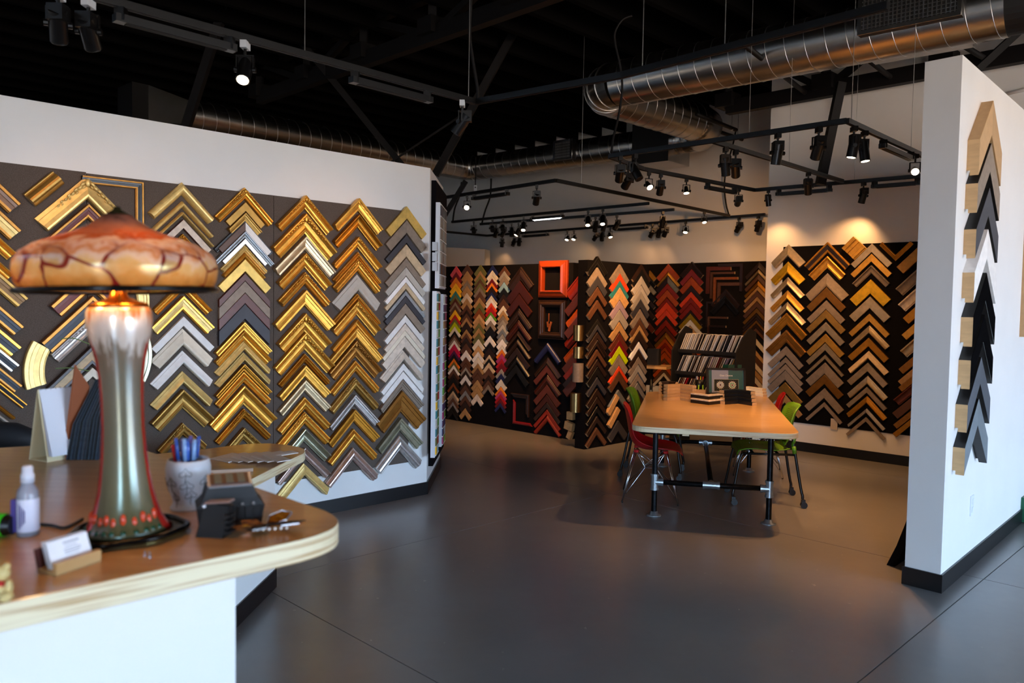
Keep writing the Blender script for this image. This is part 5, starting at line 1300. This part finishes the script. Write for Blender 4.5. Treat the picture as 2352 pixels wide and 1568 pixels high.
MB().lathe([(.10, 0), (.13, .5), (.12, .5), (.11, .45)], 20).build('pot', mat('plant_pot', '#5b4a3c', rough=.6), pt_, True)
def leafm(p, d, L, w):
    p, d = Vector(p), Vector(d).normalized(); sd = d.cross(Vector((0, 0, 1))).normalized(); up = sd.cross(d)
    vs_ = []; n = 7
    for i in range(n+1):
        t_ = i/n; ww = w*math.sin(PI*min(.98, t_*.93+.05)); c_ = p+d*L*t_-Vector((0, 0, L*.35*t_*t_))
        vs_ += [c_-sd*ww+up*ww*.3, c_, c_+sd*ww+up*ww*.3]
    fs = []
    for i in range(n): fs += [(3*i, 3*i+1, 3*i+4, 3*i+3), (3*i+1, 3*i+2, 3*i+5, 3*i+4)]
    o = MB().add(vs_, fs).build('leaf', M_leaf, pt_, True); so = o.modifiers.new('s', 'SOLIDIFY'); so.thickness = .002
base_l = Vector((0, 0, .48))
for x, y in ((332, 1034), (352, 1040), (372, 1038), (345, 1028), (325, 1028)):
    tgt = at_depth(x, y, 4.66)-pt_.location
    leafm(base_l, tgt-base_l+Vector((0, 0, .05)), (tgt-base_l).length*1.15, .05)
for pts in ([(200, 665), (185, 640), (168, 600)], ):
    pass
for i, pts in enumerate(([(205, 790), (170, 777), (140, 778)], [(205, 852), (165, 845), (128, 846)])):
    MB().tube([at_depth(x, y, 4.2)-pt_.location for x, y in bez(pts)], .003, 5).build('thin_blade', mat('grass_blade', '#6f8a55', rough=.5), pt_)
# ------------------------------------------------------------------ table
ZTB = .73
tdir = Vector((.2164, .9763)); tper = Vector((.9763, -.2164)); tang = math.atan2(tper.y, tper.x)
tc_ = Vector((1.75, 6.92))
tb = thing('work_table', 'large maple table with rounded corners on black pipe legs', 'table', (tc_.x, tc_.y, 0), tang)
hw, hl = .60, 1.26
o = MB().prism(round_poly([(-hw, -hl), (hw, -hl), (hw, hl), (-hw, hl)], .16, 10), ZTB-.042, ZTB, 0, 1).build('table_top', [M_tabtop, M_ply], tb)
bv = o.modifiers.new('bevel', 'BEVEL'); bv.width = .004; bv.segments = 2; bv.limit_method = 'ANGLE'
M_pipe = mat('black_iron_pipe', '#202225', rough=.32, metal=.85, var=.3, scale=30)
M_fit = mat('galvanised_fitting', '#a7b1b6', rough=.35, metal=.8, var=.1, scale=40)
lx, ly, zc_ = .425, .98, .265
for sy in (-1, 1):
    for sx_ in (-1, 1):
        lg = MB().cyl((sx_*lx, sy*ly, .01), (sx_*lx, sy*ly, ZTB-.042), .0215, n=18).build('pipe_leg', M_pipe, tb); smooth_angle(lg)
        MB().lathe([(.056, 0), (.056, .008), (.034, .012), (.030, .034), (.0215, .036)], 22, (sx_*lx, sy*ly, 0)).build('floor_flange', M_fit, lg, True)
        MB().lathe([(.05, -.008), (.05, 0)], 20, (sx_*lx, sy*ly, ZTB-.042)).build('top_flange', M_fit, lg)
        b = MB(); b.cyl((sx_*lx, sy*ly, zc_-.055), (sx_*lx, sy*ly, zc_+.055), .028, n=16); b.cyl((sx_*lx, sy*ly, zc_), (sx_*(lx-.06), sy*ly, zc_), .028, n=16)
        for q in (-.055, .055): b.cyl((sx_*lx, sy*ly, zc_+q-.008), (sx_*lx, sy*ly, zc_+q+.008), .032, n=16)
        b.cyl((sx_*(lx-.05), sy*ly, zc_), (sx_*(lx-.066), sy*ly, zc_), .032, n=16)
        smooth_angle(b.build('tee_fitting', M_fit, lg))
    MB().cyl((-lx, sy*ly, zc_), (lx, sy*ly, zc_), .0205, n=16).build('cross_pipe', M_pipe, tb, True)
    b = MB(); b.cyl((-.06, sy*ly, zc_), (.06, sy*ly, zc_), .028, n=16); b.cyl((0, sy*ly, zc_), (0, sy*(ly-.06), zc_), .028, n=16)
    for q in (-.055, .055): b.cyl((q-.008, sy*ly, zc_), (q+.008, sy*ly, zc_), .032, n=16)
    smooth_angle(b.build('middle_tee', M_fit, tb))
MB().cyl((0, -ly, zc_), (0, ly, zc_), .0205, n=16).build('stretcher_pipe', M_pipe, tb, True)
for sx_, sy in ((-.2, -1), (.3, -1)): MB().box((sx_, sy*(hl-.12), ZTB-.055), (.05, .05, .026)).build('wood_block', M_ply, tb)

# ------------------------------------------------------------------ chairs (local +X is forward)
def shell_mesh(prof, wid, lift, n=16, th=.006, name='shell'):
    vs_ = []; m = len(prof)
    for i, (x, z) in enumerate(prof):
        for k in range(n+1):
            u = -1+2*k/n; w = wid[i]; L_ = lift[i]
            y = u*w; q = abs(u)**2.6
            # direction that the edges curl: seat -> up, back -> forward
            t = i/(m-1)
            vs_.append((x+L_*q*max(0, (t-.45)/.55)*.9, y, z+L_*q*(1-max(0, (t-.45)/.55))))
    fs = [(i*(n+1)+k, i*(n+1)+k+1, (i+1)*(n+1)+k+1, (i+1)*(n+1)+k) for i in range(m-1) for k in range(n)]
    b = MB(); b.add(vs_, fs); return b
M_red = mat('red_plastic', '#c4101a', rough=.33)
M_chrome = mat('chrome_wire', '#d5d7da', rough=.15, metal=1)
def red_chair(loc, rz, label):
    t = thing('shell_chair', label, 'chair', (loc[0], loc[1], 0), rz, 'red shell chairs at the table')
    prof = [(.245, .405), (.225, .43), (.18, .442), (.10, .437), (.02, .428), (-.06, .425), (-.12, .435), (-.165, .47), (-.19, .52), (-.205, .58), (-.218, .65), (-.232, .72), (-.247, .775), (-.258, .805)]
    wid = [.17, .20, .222, .232, .235, .232, .225, .217, .21, .207, .205, .195, .165, .10]
    lift = [-.01, .0, .015, .03, .045, .065, .085, .095, .095, .085, .07, .055, .035, .01]
    o = shell_mesh(prof, wid, lift).build('shell', M_red, t, True)
    so = o.modifiers.new('t', 'SOLIDIFY'); so.thickness = .007; ss = o.modifiers.new('s', 'SUBSURF'); ss.levels = 1; ss.render_levels = 1
    legs = {}
    for sx_ in (-1, 1):
        for sy in (-1, 1):
            MB().cyl((sx_*.12-.02, sy*.11, .405), (sx_*.12-.02, sy*.11, .425), .022, n=12).build('mount', M_red, t)
            foot = Vector((sx_*.225-.02, sy*.225, .01))
            top = Vector((sx_*.12-.02, sy*.11, .41))
            for q in (Vector((sx_*.012, 0, 0)), Vector((0, sy*.012, 0))):
                MB().tube([top+q*1.2, foot+q*.4], .0048, 7).build('wire_leg', M_chrome, t, True)
            MB().ball(foot-Vector((0, 0, .002)), .009, 8, 5).build('foot_cap', M_blk, t, True)
            hub = Vector((sx_*.045-.02, sy*.045, .265))
            MB().tube([top, hub, Vector((sx_*.2-.02, sy*.2, .07))], .0042, 6).build('wire_brace', M_chrome, t, True)
            MB().tube([Vector((-sx_*.12-.02, sy*.11, .405)), hub], .0042, 6).build('wire_strut', M_chrome, t, True)
    MB().tube([(.045*a-.02, .045*b, .265) for a, b in ((-1, -1), (1, -1), (1, 1), (-1, 1))], .0042, 6, closed=True).build('wire_ring', M_chrome, t, True)
    return t
def perforated():
    m = bpy.data.materials.new('green_perforated_plastic'); m.use_nodes = True
    n = m.node_tree.nodes; l = m.node_tree.links; b = n['Principled BSDF']
    b.inputs['Base Color'].default_value = (*lin('#5f8f17'), 1); b.inputs['Roughness'].default_value = .4
    t = n.new('ShaderNodeTexCoord'); mp = n.new('ShaderNodeMapping'); mp.inputs['Scale'].default_value = (30, 26, 30)
    l.new(t.outputs['UV'], mp.inputs[0])
    v = n.new('ShaderNodeTexVoronoi'); v.voronoi_dimensions = '2D'; v.inputs['Scale'].default_value = 1; v.inputs['Randomness'].default_value = 0; l.new(mp.outputs[0], v.inputs['Vector'])
    r = n.new('ShaderNodeMath'); r.operation = 'LESS_THAN'; r.inputs[1].default_value = .24; l.new(v.outputs['Distance'], r.inputs[0])
    # holes only inside a margin
    sp = n.new('ShaderNodeSeparateXYZ'); l.new(t.outputs['UV'], sp.inputs[0])
    mks = []
    for ch, lo, hi in (('X', .12, .88), ('Y', .12, .80)):
        for op, v_ in (('GREATER_THAN', lo), ('LESS_THAN', hi)):
            q = n.new('ShaderNodeMath'); q.operation = op; q.inputs[1].default_value = v_; l.new(sp.outputs[ch], q.inputs[0]); mks.append(q)
    cur = r
    for q in mks:
        mu = n.new('ShaderNodeMath'); mu.operation = 'MULTIPLY'; l.new(cur.outputs[0], mu.inputs[0]); l.new(q.outputs[0], mu.inputs[1]); cur = mu
    tr_ = n.new('ShaderNodeBsdfTransparent'); ms = n.new('ShaderNodeMixShader')
    l.new(cur.outputs[0], ms.inputs[0]); l.new(b.outputs[0], ms.inputs[1]); l.new(tr_.outputs[0], ms.inputs[2]); l.new(ms.outputs[0], n['Material Output'].inputs[0])
    return m
M_perf = perforated(); M_green = mat('green_plastic', '#4f8516', rough=.4)
def grid_uv(o, m, n):
    uv = o.data.uv_layers.new(name='UVMap')
    for p in o.data.polygons:
        for li in p.loop_indices:
            vi = o.data.loops[li].vertex_index
            uv.data[li].uv = ((vi % (n+1))/n, (vi // (n+1))/(m-1))
def green_chair(loc, rz, label):
    t = thing('caster_chair', label, 'chair', (loc[0], loc[1], 0), rz, 'green caster chairs at the table')
    sp_ = [(.235, .425), (.22, .452), (.16, .462), (.08, .458), (0, .450), (-.08, .448), (-.15, .455), (-.19, .462)]
    sw = [.17, .205, .222, .228, .228, .222, .21, .19]; slf = [-.02, 0, .01, .018, .02, .02, .02, .02]
    bp_ = [(-.175, .50), (-.20, .54), (-.215, .60), (-.225, .66), (-.235, .72), (-.250, .775), (-.275, .815), (-.292, .826)]
    bw = [.15, .19, .205, .21, .21, .205, .185, .12]; blf = [.03, .045, .055, .055, .05, .045, .04, .03]
    n = 16
    for nm, pr, w_, lf in (('seat', sp_, sw, slf), ('backrest', bp_, bw, blf)):
        b = MB(); m = len(pr); vs_ = []
        for i, (x, z) in enumerate(pr):
            for k in range(n+1):
                u = -1+2*k/n; q = abs(u)**2.4
                vs_.append((x+(lf[i]*q if nm == 'backrest' else 0), u*w_[i], z+(lf[i]*q if nm == 'seat' else 0)))
        b.add(vs_, [(i*(n+1)+k, i*(n+1)+k+1, (i+1)*(n+1)+k+1, (i+1)*(n+1)+k) for i in range(m-1) for k in range(n)])
        o = link(nm, b.mesh(nm, M_perf, True, fix=False), t); grid_uv(o, m, n)
        so = o.modifiers.new('t', 'SOLIDIFY'); so.thickness = .008
    # side frames: front leg, seat rail, rear leg carrying the back
    for sy in (-1, 1):
        y = sy*.20
        MB().tube(bez([(.19, y, .425), (.215, y*1.05, .36), (.25, y*1.12, .16), (.262, y*1.15, .10), (.262, y*1.15, .075)], 5), .0115, 10).build('front_leg', M_blk, t, True)
        MB().tube(bez([(-.205, y, .56), (-.225, y*1.03, .44), (-.275, y*1.1, .16), (-.29, y*1.12, .10), (-.29, y*1.12, .075)], 5), .0115, 10).build('rear_leg', M_blk, t, True)
        MB().tube([(.19, y, .425), (-.22, y*1.02, .43)], .010, 8).build('side_rail', M_blk, t, True)
        MB().tube([(-.212, y*1.005, .50), (-.222, y*1.02, .44)], .017, 10).build('green_sleeve', M_green, t, True)
        MB().tube([(-.205, y, .50), (-.222, y, .60)], .014, 10).build('back_bracket', M_green, t, True)
        for fx, fy in ((.262, y*1.15), (-.29, y*1.12)):
            w = MB(); w.cyl((fx-.012, fy-.021, .0265), (fx-.012, fy-.005, .0265), .026, n=18); w.cyl((fx-.012, fy+.005, .0265), (fx-.012, fy+.021, .0265), .026, n=18)
            co = w.build('caster', M_blk, t); smooth_angle(co)
            MB().box((fx-.006, fy, .055), (.03, .03, .03)).build('caster_hood', M_blk, co)
    for x in (.10, -.10): MB().tube([(x, -.2, .425), (x, .2, .425)], .010, 8).build('cross_rail', M_blk, t, True)
    return t
r_r = math.atan2(tper.y, tper.x)
red_chair((1.21, 6.62), r_r+.05, 'red plastic shell chair on wire legs at the near left of the table')
red_chair((2.42, 7.72), r_r+PI-.05, 'red plastic shell chair on wire legs at the far right of the table')
green_chair((1.40, 7.58), r_r-.05, 'green perforated chair on casters at the far left of the table')
green_chair((2.13, 6.62), r_r+PI+.08, 'green perforated chair on casters at the near right of the table')

# ------------------------------------------------------------------ things on the table
def flat_corner(P0, ang, s, w, h, key, label, dz, near=False, prof='flat', off=(0, 0), raw=True):
    """a corner sample lying flat; apex points away from the camera unless near"""
    L = s*math.sqrt(2)
    t = thing('frame_corner_sample', label, 'frame sample', (P0.x+off[0], P0.y+off[1], ZTB+dz), ang+(PI if near else 0), 'frame corner samples on the table')
    for sd in (-1, 1):
        o = link('moulding_arm', arm_mesh(prof, w, L, h, sd, False), t)
        o.rotation_euler = (-PI/2, 0, 0)
        set_mat(o, fmat(key), M_end if raw else None)
    return t
def tp3(px, py, dz=0): return fl(px, py, ZTB+dz)
fwd = Vector((.2, .98)).normalized()
# (apex of the lowest piece, then stepping back and up)
a_ = tp3(1562, 917)
for i in range(5):
    flat_corner(a_, -.22, .155, .055, .026, 'oak', 'light oak corner sample, %s from the bottom of its stack on the table' % nth(i+1), .0005+i*.0265, off=tuple(fwd*(.02+.055*i)))
a_ = tp3(1628, 930)
for i, k in enumerate(('black', 'pale', 'black', 'pale')):
    flat_corner(a_, -.12, .15, .055 if i % 2 == 0 else .052, .03 if i % 2 == 0 else .012, k, '%s corner sample, %s from the bottom of the middle stack on the table' % (FIN[k][3], nth(i+1)), .0005+(.0425*(i//2))+(.0305 if i % 2 else 0), near=True, off=tuple(fwd*(.05*(i//2))))
a_ = tp3(1695, 925)
for i in range(4):
    flat_corner(a_, -.25, .16, .06, .028, 'black', 'black corner sample, %s from the bottom of the dark stack on the table' % nth(i+1), .0005+i*.0285, off=tuple(fwd*(.02+.055*i)), prof='flat')
a_ = tp3(1722, 905)
for i in range(3):
    flat_corner(a_, -.3, .17, .055, .024, 'cream', 'cream corner sample, %s from the bottom of the white stack on the table' % nth(i+1), .0005+i*.0245, off=tuple(fwd*(.05*i)))
a_ = tp3(1536, 903)
for i in range(4):
    flat_corner(a_, -.2, .10, .05, .032, 'dbrown', 'dark brown corner sample, %s from the bottom of the far left stack on the table' % nth(i+1), .0005+i*.0325, prof='round', off=(0, .02))
o = MB().box((0, 0, .02), (.3, .05, .04)).build('oak_strip', fmat('oak'), None, False, tp3(1600, 903), -.25); tag(o, 'short light oak strip behind the light stack on the table', 'wood strip')
pcp = tp3(1606, 899)
pc = thing('pen_holder', 'black pen holder with coloured pens on the far end of the table', 'pen holder', pcp)
MB().lathe([(.046, 0), (.046, .13), (.043, .13), (.043, .004)], 22).build('cup', M_blk, pc, True)
for k in range(2): MB().box((-.02+.045*k, -.046, .05), (.012, .012, .05)).build('green_clip', mat('lime_clip', '#b8e000', rough=.4), pc)
for i, (nm, h) in enumerate((('red', '#b02020'), ('yellow', '#d8c51c'), ('white', '#cfcfcf'), ('blue', '#26406e'), ('dark red', '#6e1616'), ('black', '#151515'))):
    a = i*1.05
    d_ = Vector((.018*math.cos(a), .018*math.sin(a), .15)); st_ = Vector((.02*math.cos(a), .02*math.sin(a), .01))
    o = MB().cyl((0, 0, 0), d_, .005, n=8).build('pen', mat('pencil_'+nm.replace(' ', '_'), h, rough=.4), None, True); o.location = pcp+st_
    tag(o, '%s pen in the black holder on the table' % nm, 'pen', 'pens in the black holder')
# framed glass sample sign
sg0, sg1 = tp3(1623, 906), tp3(1713, 907)
W = (sg1-sg0).length; Hs = .275
sg = thing('display_sign', 'black framed glass sample sign with two flower pictures on the table', 'sign', (sg0+sg1)/2, math.atan2((sg1-sg0).y, (sg1-sg0).x))
Mx = Matrix.Rotation(math.radians(-8), 4, 'X')
def sgp(name, mb, m, par=None):
    o = mb.build(name, m, par or sg)
    if par is None: o.rotation_euler = (math.radians(-8), 0, 0)
    return o
fr_ = MB()
for (x, z, a, b) in ((0, .011, W, .022), (0, Hs-.011, W, .022), (-W/2+.011, Hs/2, .022, Hs), (W/2-.011, Hs/2, .022, Hs)): fr_.box((x, 0, z), (a, .022, b))
sgp('sign_frame', fr_, M_blk)
sgp('sign_backing', MB().box((0, .004, Hs/2), (W-.04, .006, Hs-.04)), mat('teal_print', '#0d4f55', rough=.12, coat=.5))
pane = sgp('glare_tinted_pane', MB().box((-W*.125-.012, -.003, Hs/2), (W*.5-.03, .003, Hs-.04)), mat('pane_glare_tint', '#7f8aa0', rough=.08, coat=.8))  # glare on the plain glass is put into this pane's pale colour
px0, px1 = -.13, .13
sgp('flower_panel', MB().box((0, -.006, .098), (.25, .0012, .12)), mat('flower_panel', '#10181b', rough=.2))
bd = MB()
for (x, z, a, b) in ((0, .158, .254, .002), (0, .038, .254, .002), (-.127, .098, .002, .12), (.127, .098, .002, .12)): bd.box((x, -.0075, z), (a, .001, b))
sgp('panel_border', bd, mat('sign_border', '#b9b38f', rough=.4))
for cx_, c1_, c2_ in ((-.062, '#c9bfae', '#8fa6a0'), (.062, '#d7c7b4', '#2f8a5f')):
    for ring, (rr, nn, colr) in enumerate(((.046, 14, c1_), (.034, 12, c2_), (.020, 9, '#e0b0a8'))):
        f = MB()
        for k in range(nn):
            a = 2*PI*(k+.5*ring)/nn; d_ = Vector((math.cos(a), 0, math.sin(a))); s_ = Vector((-math.sin(a), 0, math.cos(a)))
            c_ = Vector((cx_, -.0072-.0006*ring, .1)); y_ = Vector((0, .0004, 0))
            f.add([c_+d_*.006, c_+d_*rr*.6+s_*rr*.16, c_+d_*rr, c_+d_*rr*.6-s_*rr*.16], [(0, 1, 2, 3)])
        sgp('flower_petals', f, mat('petal_'+colr.strip('#'), colr, rough=.5))
def text_mesh(s, size):
    cu_ = bpy.data.curves.new('lettering', 'FONT'); cu_.body = s; cu_.size = size; cu_.align_x = 'CENTER'; cu_.extrude = .0003
    ob = bpy.data.objects.new('lettering', cu_); COL.objects.link(ob)
    bpy.context.view_layer.update()
    me = bpy.data.meshes.new_from_object(ob.evaluated_get(bpy.context.evaluated_depsgraph_get()))
    bpy.data.objects.remove(ob); bpy.data.curves.remove(cu_)
    return me
M_ltr = mat('sign_lettering', '#d8dcd8', rough=.5)
def sign_text(s, size, x, z):
    me = text_mesh(s, size); me.materials.clear(); me.materials.append(M_ltr)
    o = link('lettering', me, sg); o.matrix_local = Mx @ Matrix.Translation((x, -.0085, z)) @ Matrix.Rotation(PI/2, 4, 'X')
sign_text('Glass Choices', .024, 0, .19)
for x in (-.06, .07):
    pt2 = MB()
    for k in range(2): pt2.box((x, -.0078, .03-k*.008), (.07-.02*k, .0006, .003))
    sgp('small_print', pt2, M_ltr)
M_gg = mat('green_glass_sheet', '#2e6a5c', rough=.05, trans=.7)
o = MB().box((0, 0, .14), (.2, .005, .28)).build('glass_sheet', M_gg, None, False, tp3(1682, 897)+Vector((0, .03, .06)), -.05); o.location.z = ZTB
tag(o, 'greenish glass sheet standing behind the sign on the table', 'glass sheet')
for i, (x, y) in enumerate(((1634, 912), (1648, 911), (1661, 913))):
    o = MB().lathe([(.02, 0), (.024, .012), (.018, .03), (.006, .036)], 14).build('paperweight', mat('clear_glass', '#d5dde0', rough=.03, trans=.95), None, True, tp3(x, y)); tag(o, 'small clear glass paperweight before the sign, %s from left' % nth(i+1), 'paperweight')

# ------------------------------------------------------------------ rack of mat corner samples
ra_ = at_depth(1548, 805, 9.15); rb_ = at_depth(1690, 818, 8.5)
row = Vector((rb_.x-ra_.x, rb_.y-ra_.y)); RL = row.length; rowd = row.normalized()
rk = thing('sample_rack', 'black stepped rack of mat corner samples behind the table', 'rack', (ra_.x, ra_.y, 0), math.atan2(rowd.y, rowd.x))
# local: x along the row, -y to the front
for x in (-.012, RL+.012):
    pan = [(-.02, 0), (.34, 0), (.34, 1.36), (.22, 1.40), (.10, 1.30), (-.02, 1.12)]
    MB().add([(x+dx_, y, z) for dx_ in (-.009, .009) for y, z in pan], [tuple(range(5, -1, -1)), tuple(range(6, 12))]+[(i, (i+1) % 6, 6+(i+1) % 6, 6+i) for i in range(6)]).build('side_panel', M_black, rk)
tiers = [(1.115, .10, 1.0), (.865, .05, 1.0), (.61, .0, .9), (.36, -.03, .9)]
for z, y, s_ in tiers:
    MB().box((RL/2, y+.10, z-.012), (RL, .24, .018)).build('shelf', M_black, rk); MB().box((RL/2, y+.21, z+.06), (RL, .012, .15)).build('shelf_back', M_black, rk)
    MB().box((RL/2, y-.02, z+.004), (RL, .008, .03)).build('front_lip', M_black, rk)
cols = ['cream', 'cream', 'cream', 'white', 'lgrey', 'cream', 'gtaupe', 'cream', 'dbrown', 'black', 'cream', 'white', 'black', 'pale', 'char', 'cream', 'white', 'black', 'cream', 'pale', 'black', 'char', 'black', 'white', 'brown', 'cream', 'black', 'white']
cols2 = ['gtaupe', 'char', 'lgrey', 'white', 'cream', 'black', 'gtaupe', 'dbrown', 'lgrey', 'black', 'taupe', 'white', 'gtaupe', 'char', 'taupe', 'lilac', 'gtaupe', 'lgrey', 'dred', 'brown', 'taupe', 'bgrey', 'lilac', 'black', 'gtaupe', 'tan', 'rbrown', 'char']
cols3 = ['char', 'brown', 'taupe', 'dred', 'red', 'dbrown', 'maroon', 'bgrey', 'gtaupe', 'purple', 'dred', 'rbrown', 'navy', 'char']
cardm = None
Mr = Matrix.Translation(rk.location) @ Matrix.Rotation(math.atan2(rowd.y, rowd.x), 4, 'Z')
names = ('top', 'second', 'third')
M_core = mat('white_core', '#d9d4cc', rough=.6)
for ti, cl_ in enumerate((cols, cols2, cols3)):
    z, y, s_ = tiers[ti]; n = 28
    for i in range(n):
        k = cl_[i % len(cl_)]
        if cardm is None:
            b = MB(); b.box((0, .085, .11), (.006, .17, .22)); cardm = b.mesh('mat_card', [M_end])
            b2 = MB(); b2.box((0, -.0012, .11), (.0064, .002, .22)); corem = b2.mesh('card_core', [M_core])
        t = thing('mat_corner_sample', '%s mat corner sample, %s from left in the %s tier of the rack' % (FIN[k][3], nth(i+1), names[ti]), 'mat sample', (0, 0, 0), 0, 'mat corner samples in the %s tier' % names[ti])
        t.matrix_world = Mr @ Matrix.Translation((.012+(RL-.10)*i/(n-1), y-.005, z)) @ Matrix.Rotation(math.radians(24+random.uniform(-2, 2)), 4, 'Y')
        o = link('mat_card', cardm, t); set_mat(o, fmat(k))
        o = link('card_core', corem, t); set_mat(o, fmat(k) if k in ('cream', 'white') or i % 3 else M_core)

# small standing desk behind the fin
sd_ = at_depth(1500, 838, 10.6)
st2 = thing('standing_desk', 'small wooden shelf desk on a black post behind the fin', 'desk', (sd_.x, sd_.y, 0), -.5)
MB().box((0, 0, sd_.z-.02), (.5, .4, .035)).build('desk_top', M_tabtop, st2); MB().cyl((-.02, 0, .03), (-.02, 0, sd_.z-.03), .02, n=12).build('post', M_blk, st2, True)
MB().cyl((-.02, 0, .35), (-.02, 0, .5), .026, n=12).build('post_sleeve', M_fit, st2, True); MB().box((-.02, 0, .015), (.4, .35, .03)).build('foot', M_blk, st2)
o = MB().box((0, 0, .11), (.16, .10, .22)).build('box_on_desk', M_black, None, False, (sd_.x+.02, sd_.y+.05, sd_.z-.002), -.5); tag(o, 'black box standing on the small shelf desk', 'box')

# ------------------------------------------------------------------ colour chip trays on the turned partition end
b0u, b0z = CH.uz(991, 414); _, b1z = CH.uz(984, 1069)
chb = thing('black_display_board', 'black display board on the turned end of the partition', 'display board', CH.pt(0, b1z), CH.rz)
MB().box(((b0u+CHL-.03)/2, -.02, (b0z-b1z)/2), (CHL-.03-b0u, .04, b0z-b1z)).build('board_panel', M_dark, chb)
M_tray = mat('white_tray', '#e4e6ea', rough=.35)
def tray(px, yt, yb, px2, off, dep, nc, nr, pal, label, z_px=None):
    u0 = CH.uz(px, (yt+yb)/2, off+dep)[0]; zt2 = CH.uz(px, yt, off+dep)[1]; zb2 = CH.uz(px, yb, off+dep)[1]
    t = thing('sample_tray', label, 'sample tray', CH.pt(u0, zb2, off), CH.rz)
    h_ = zt2-zb2
    u_len = CH.uz(px2, (yt+yb)/2, off+dep)[0]-u0
    MB().box((u_len/2, -dep/2, h_/2), (u_len, dep, h_)).build('tray_body', M_tray, t)
    cw, chh = (u_len-.04)/nc, (h_-.03)/nr
    me = {}
    for r in range(nr):
        for c_ in range(nc):
            k = pal[(r*nc+c_*3+(r*r) % 5) % len(pal)]
            o = MB().box((.02+cw*(c_+.5), -dep-.004, .015+chh*(nr-r-.5)), (cw*.84, .008, chh*.84)).build('colour_chip', fmat(k), t)
    for r in range(nr+1): MB().box((u_len/2, -dep-.005, .015+chh*r), (u_len-.03, .010, .006)).build('tray_divider', M_chipw, t)
    return t
tray(1009.7, 463, 662, 1024, .044, .036, 3, 7, ['char', 'gtaupe', 'bsilver', 'black', 'taupe', 'bsilver'], 'upper white tray of grey and dark metal samples on the partition end')
tray(1000.7, 668, 1047, 1008, .044, .036, 2, 18, ['teal', 'lblue', 'green', 'olive', 'magenta', 'navy', 'red', 'lilac', 'yellow', 'lgrey'], 'near lower white tray of coloured chips on the partition end')
tray(1016, 675, 1022, 1023, .044, .036, 2, 18, ['lgrey', 'tan', 'magenta', 'purple', 'maroon', 'green', 'navy', 'lilac', 'char'], 'far lower white tray of coloured chips on the partition end')
for i, y in enumerate((566, 590, 612)):
    o = MB().box((0, 0, 0), (.06, .04, .07)).build('clear_card_box', mat('cloudy_box', '#c3c7cb', rough=.25), None, False, CH.pp(999, y, .06), CH.rz); tag(o, 'small clear box on the edge of the upper tray, %s from top' % nth(i+1), 'box')

# ------------------------------------------------------------------ odds and ends
ou = PW.uz(2231, 1160); op_ = thing('wall_outlet', 'white outlet plate low on the right partition', 'outlet', PW.pt(*ou), PW.rz)
MB().box((0, -.003, 0), (.075, .006, .125)).build('plate', mat('outlet_white', '#eceff2', rough=.35), op_)
for dz in (.026, -.026): MB().box((0, -.007, dz), (.034, .004, .032)).build('socket', MATS['outlet_white'], op_)
straight(PW, 2362, 640, PI/2, .85, .06, 'oak', 'flat', .05, 'long upright light oak length at the right picture edge', .0)
g0 = fl(2353, 1203)
gc = thing('green_crate', 'green crate corner with a metal bracket at the right picture edge', 'crate', (g0.x+.12, g0.y+.06, 0), PW.rz)
MB().box((0, 0, .1), (.2, .16, .19)).build('crate_body', mat('crate_green', '#0d5a3a', rough=.5), gc)
MB().box((-.09, -.085, .02), (.07, .012, .035)).build('metal_bracket', M_fit, gc); MB().cyl((-.09, -.092, .022), (-.09, -.1, .022), .008, n=10).build('bolt', M_fit, gc)
# dark panels leaning on the back of the right partition
lb = fl(2036, 1297)
for i in range(2):
    bq_ = Vector((lb.x, lb.y))+dP*.06*i
    nb = Vector((dP.y, -dP.x))
    tp_x = bq_+nb*(.28-.04*i)
    b = MB(); L3 = dP*1.0
    pts = [Vector((bq_.x, bq_.y, 0)), Vector((bq_.x+nb.x*.05, bq_.y+nb.y*.05, 0)), Vector((tp_x.x, tp_x.y, .62+.06*i)), Vector((tp_x.x-nb.x*.03, tp_x.y-nb.y*.03, .62+.06*i))]
    l3 = Vector((L3.x, L3.y, 0))
    b.add([p for p in pts]+[p+l3 for p in pts], [(0, 1, 2, 3), (7, 6, 5, 4), (0, 4, 5, 1), (1, 5, 6, 2), (2, 6, 7, 3), (3, 7, 4, 0)])
    tag(b.build('leaning_board', M_dark), '%s black board leaning against the back of the right partition' % ('near', 'far')[i], 'board')
o = MB().cyl(RW.pp(2300, 218, .03), RW.pp(2420, 190, .03), .018, n=10).build('wall_conduit', M_white, None, True); tag(o, 'pale conduit along the wall above the right partition', 'conduit')
sp0 = at_depth(1092, 432, 13.0)
sn_ = thing('ceiling_sensor', 'small white sensor hanging under the far duct', 'sensor', sp0)
MB().box((0, 0, 0), (.05, .04, .09)).build('housing', M_tape, sn_); MB().cyl((0, 0, .04), (0, 0, .5), .008, n=8).build('stem', M_steel, sn_); MB().cyl((0, -.02, .01), (0, -.03, .01), .012, n=10).build('eye', M_blk, sn_)
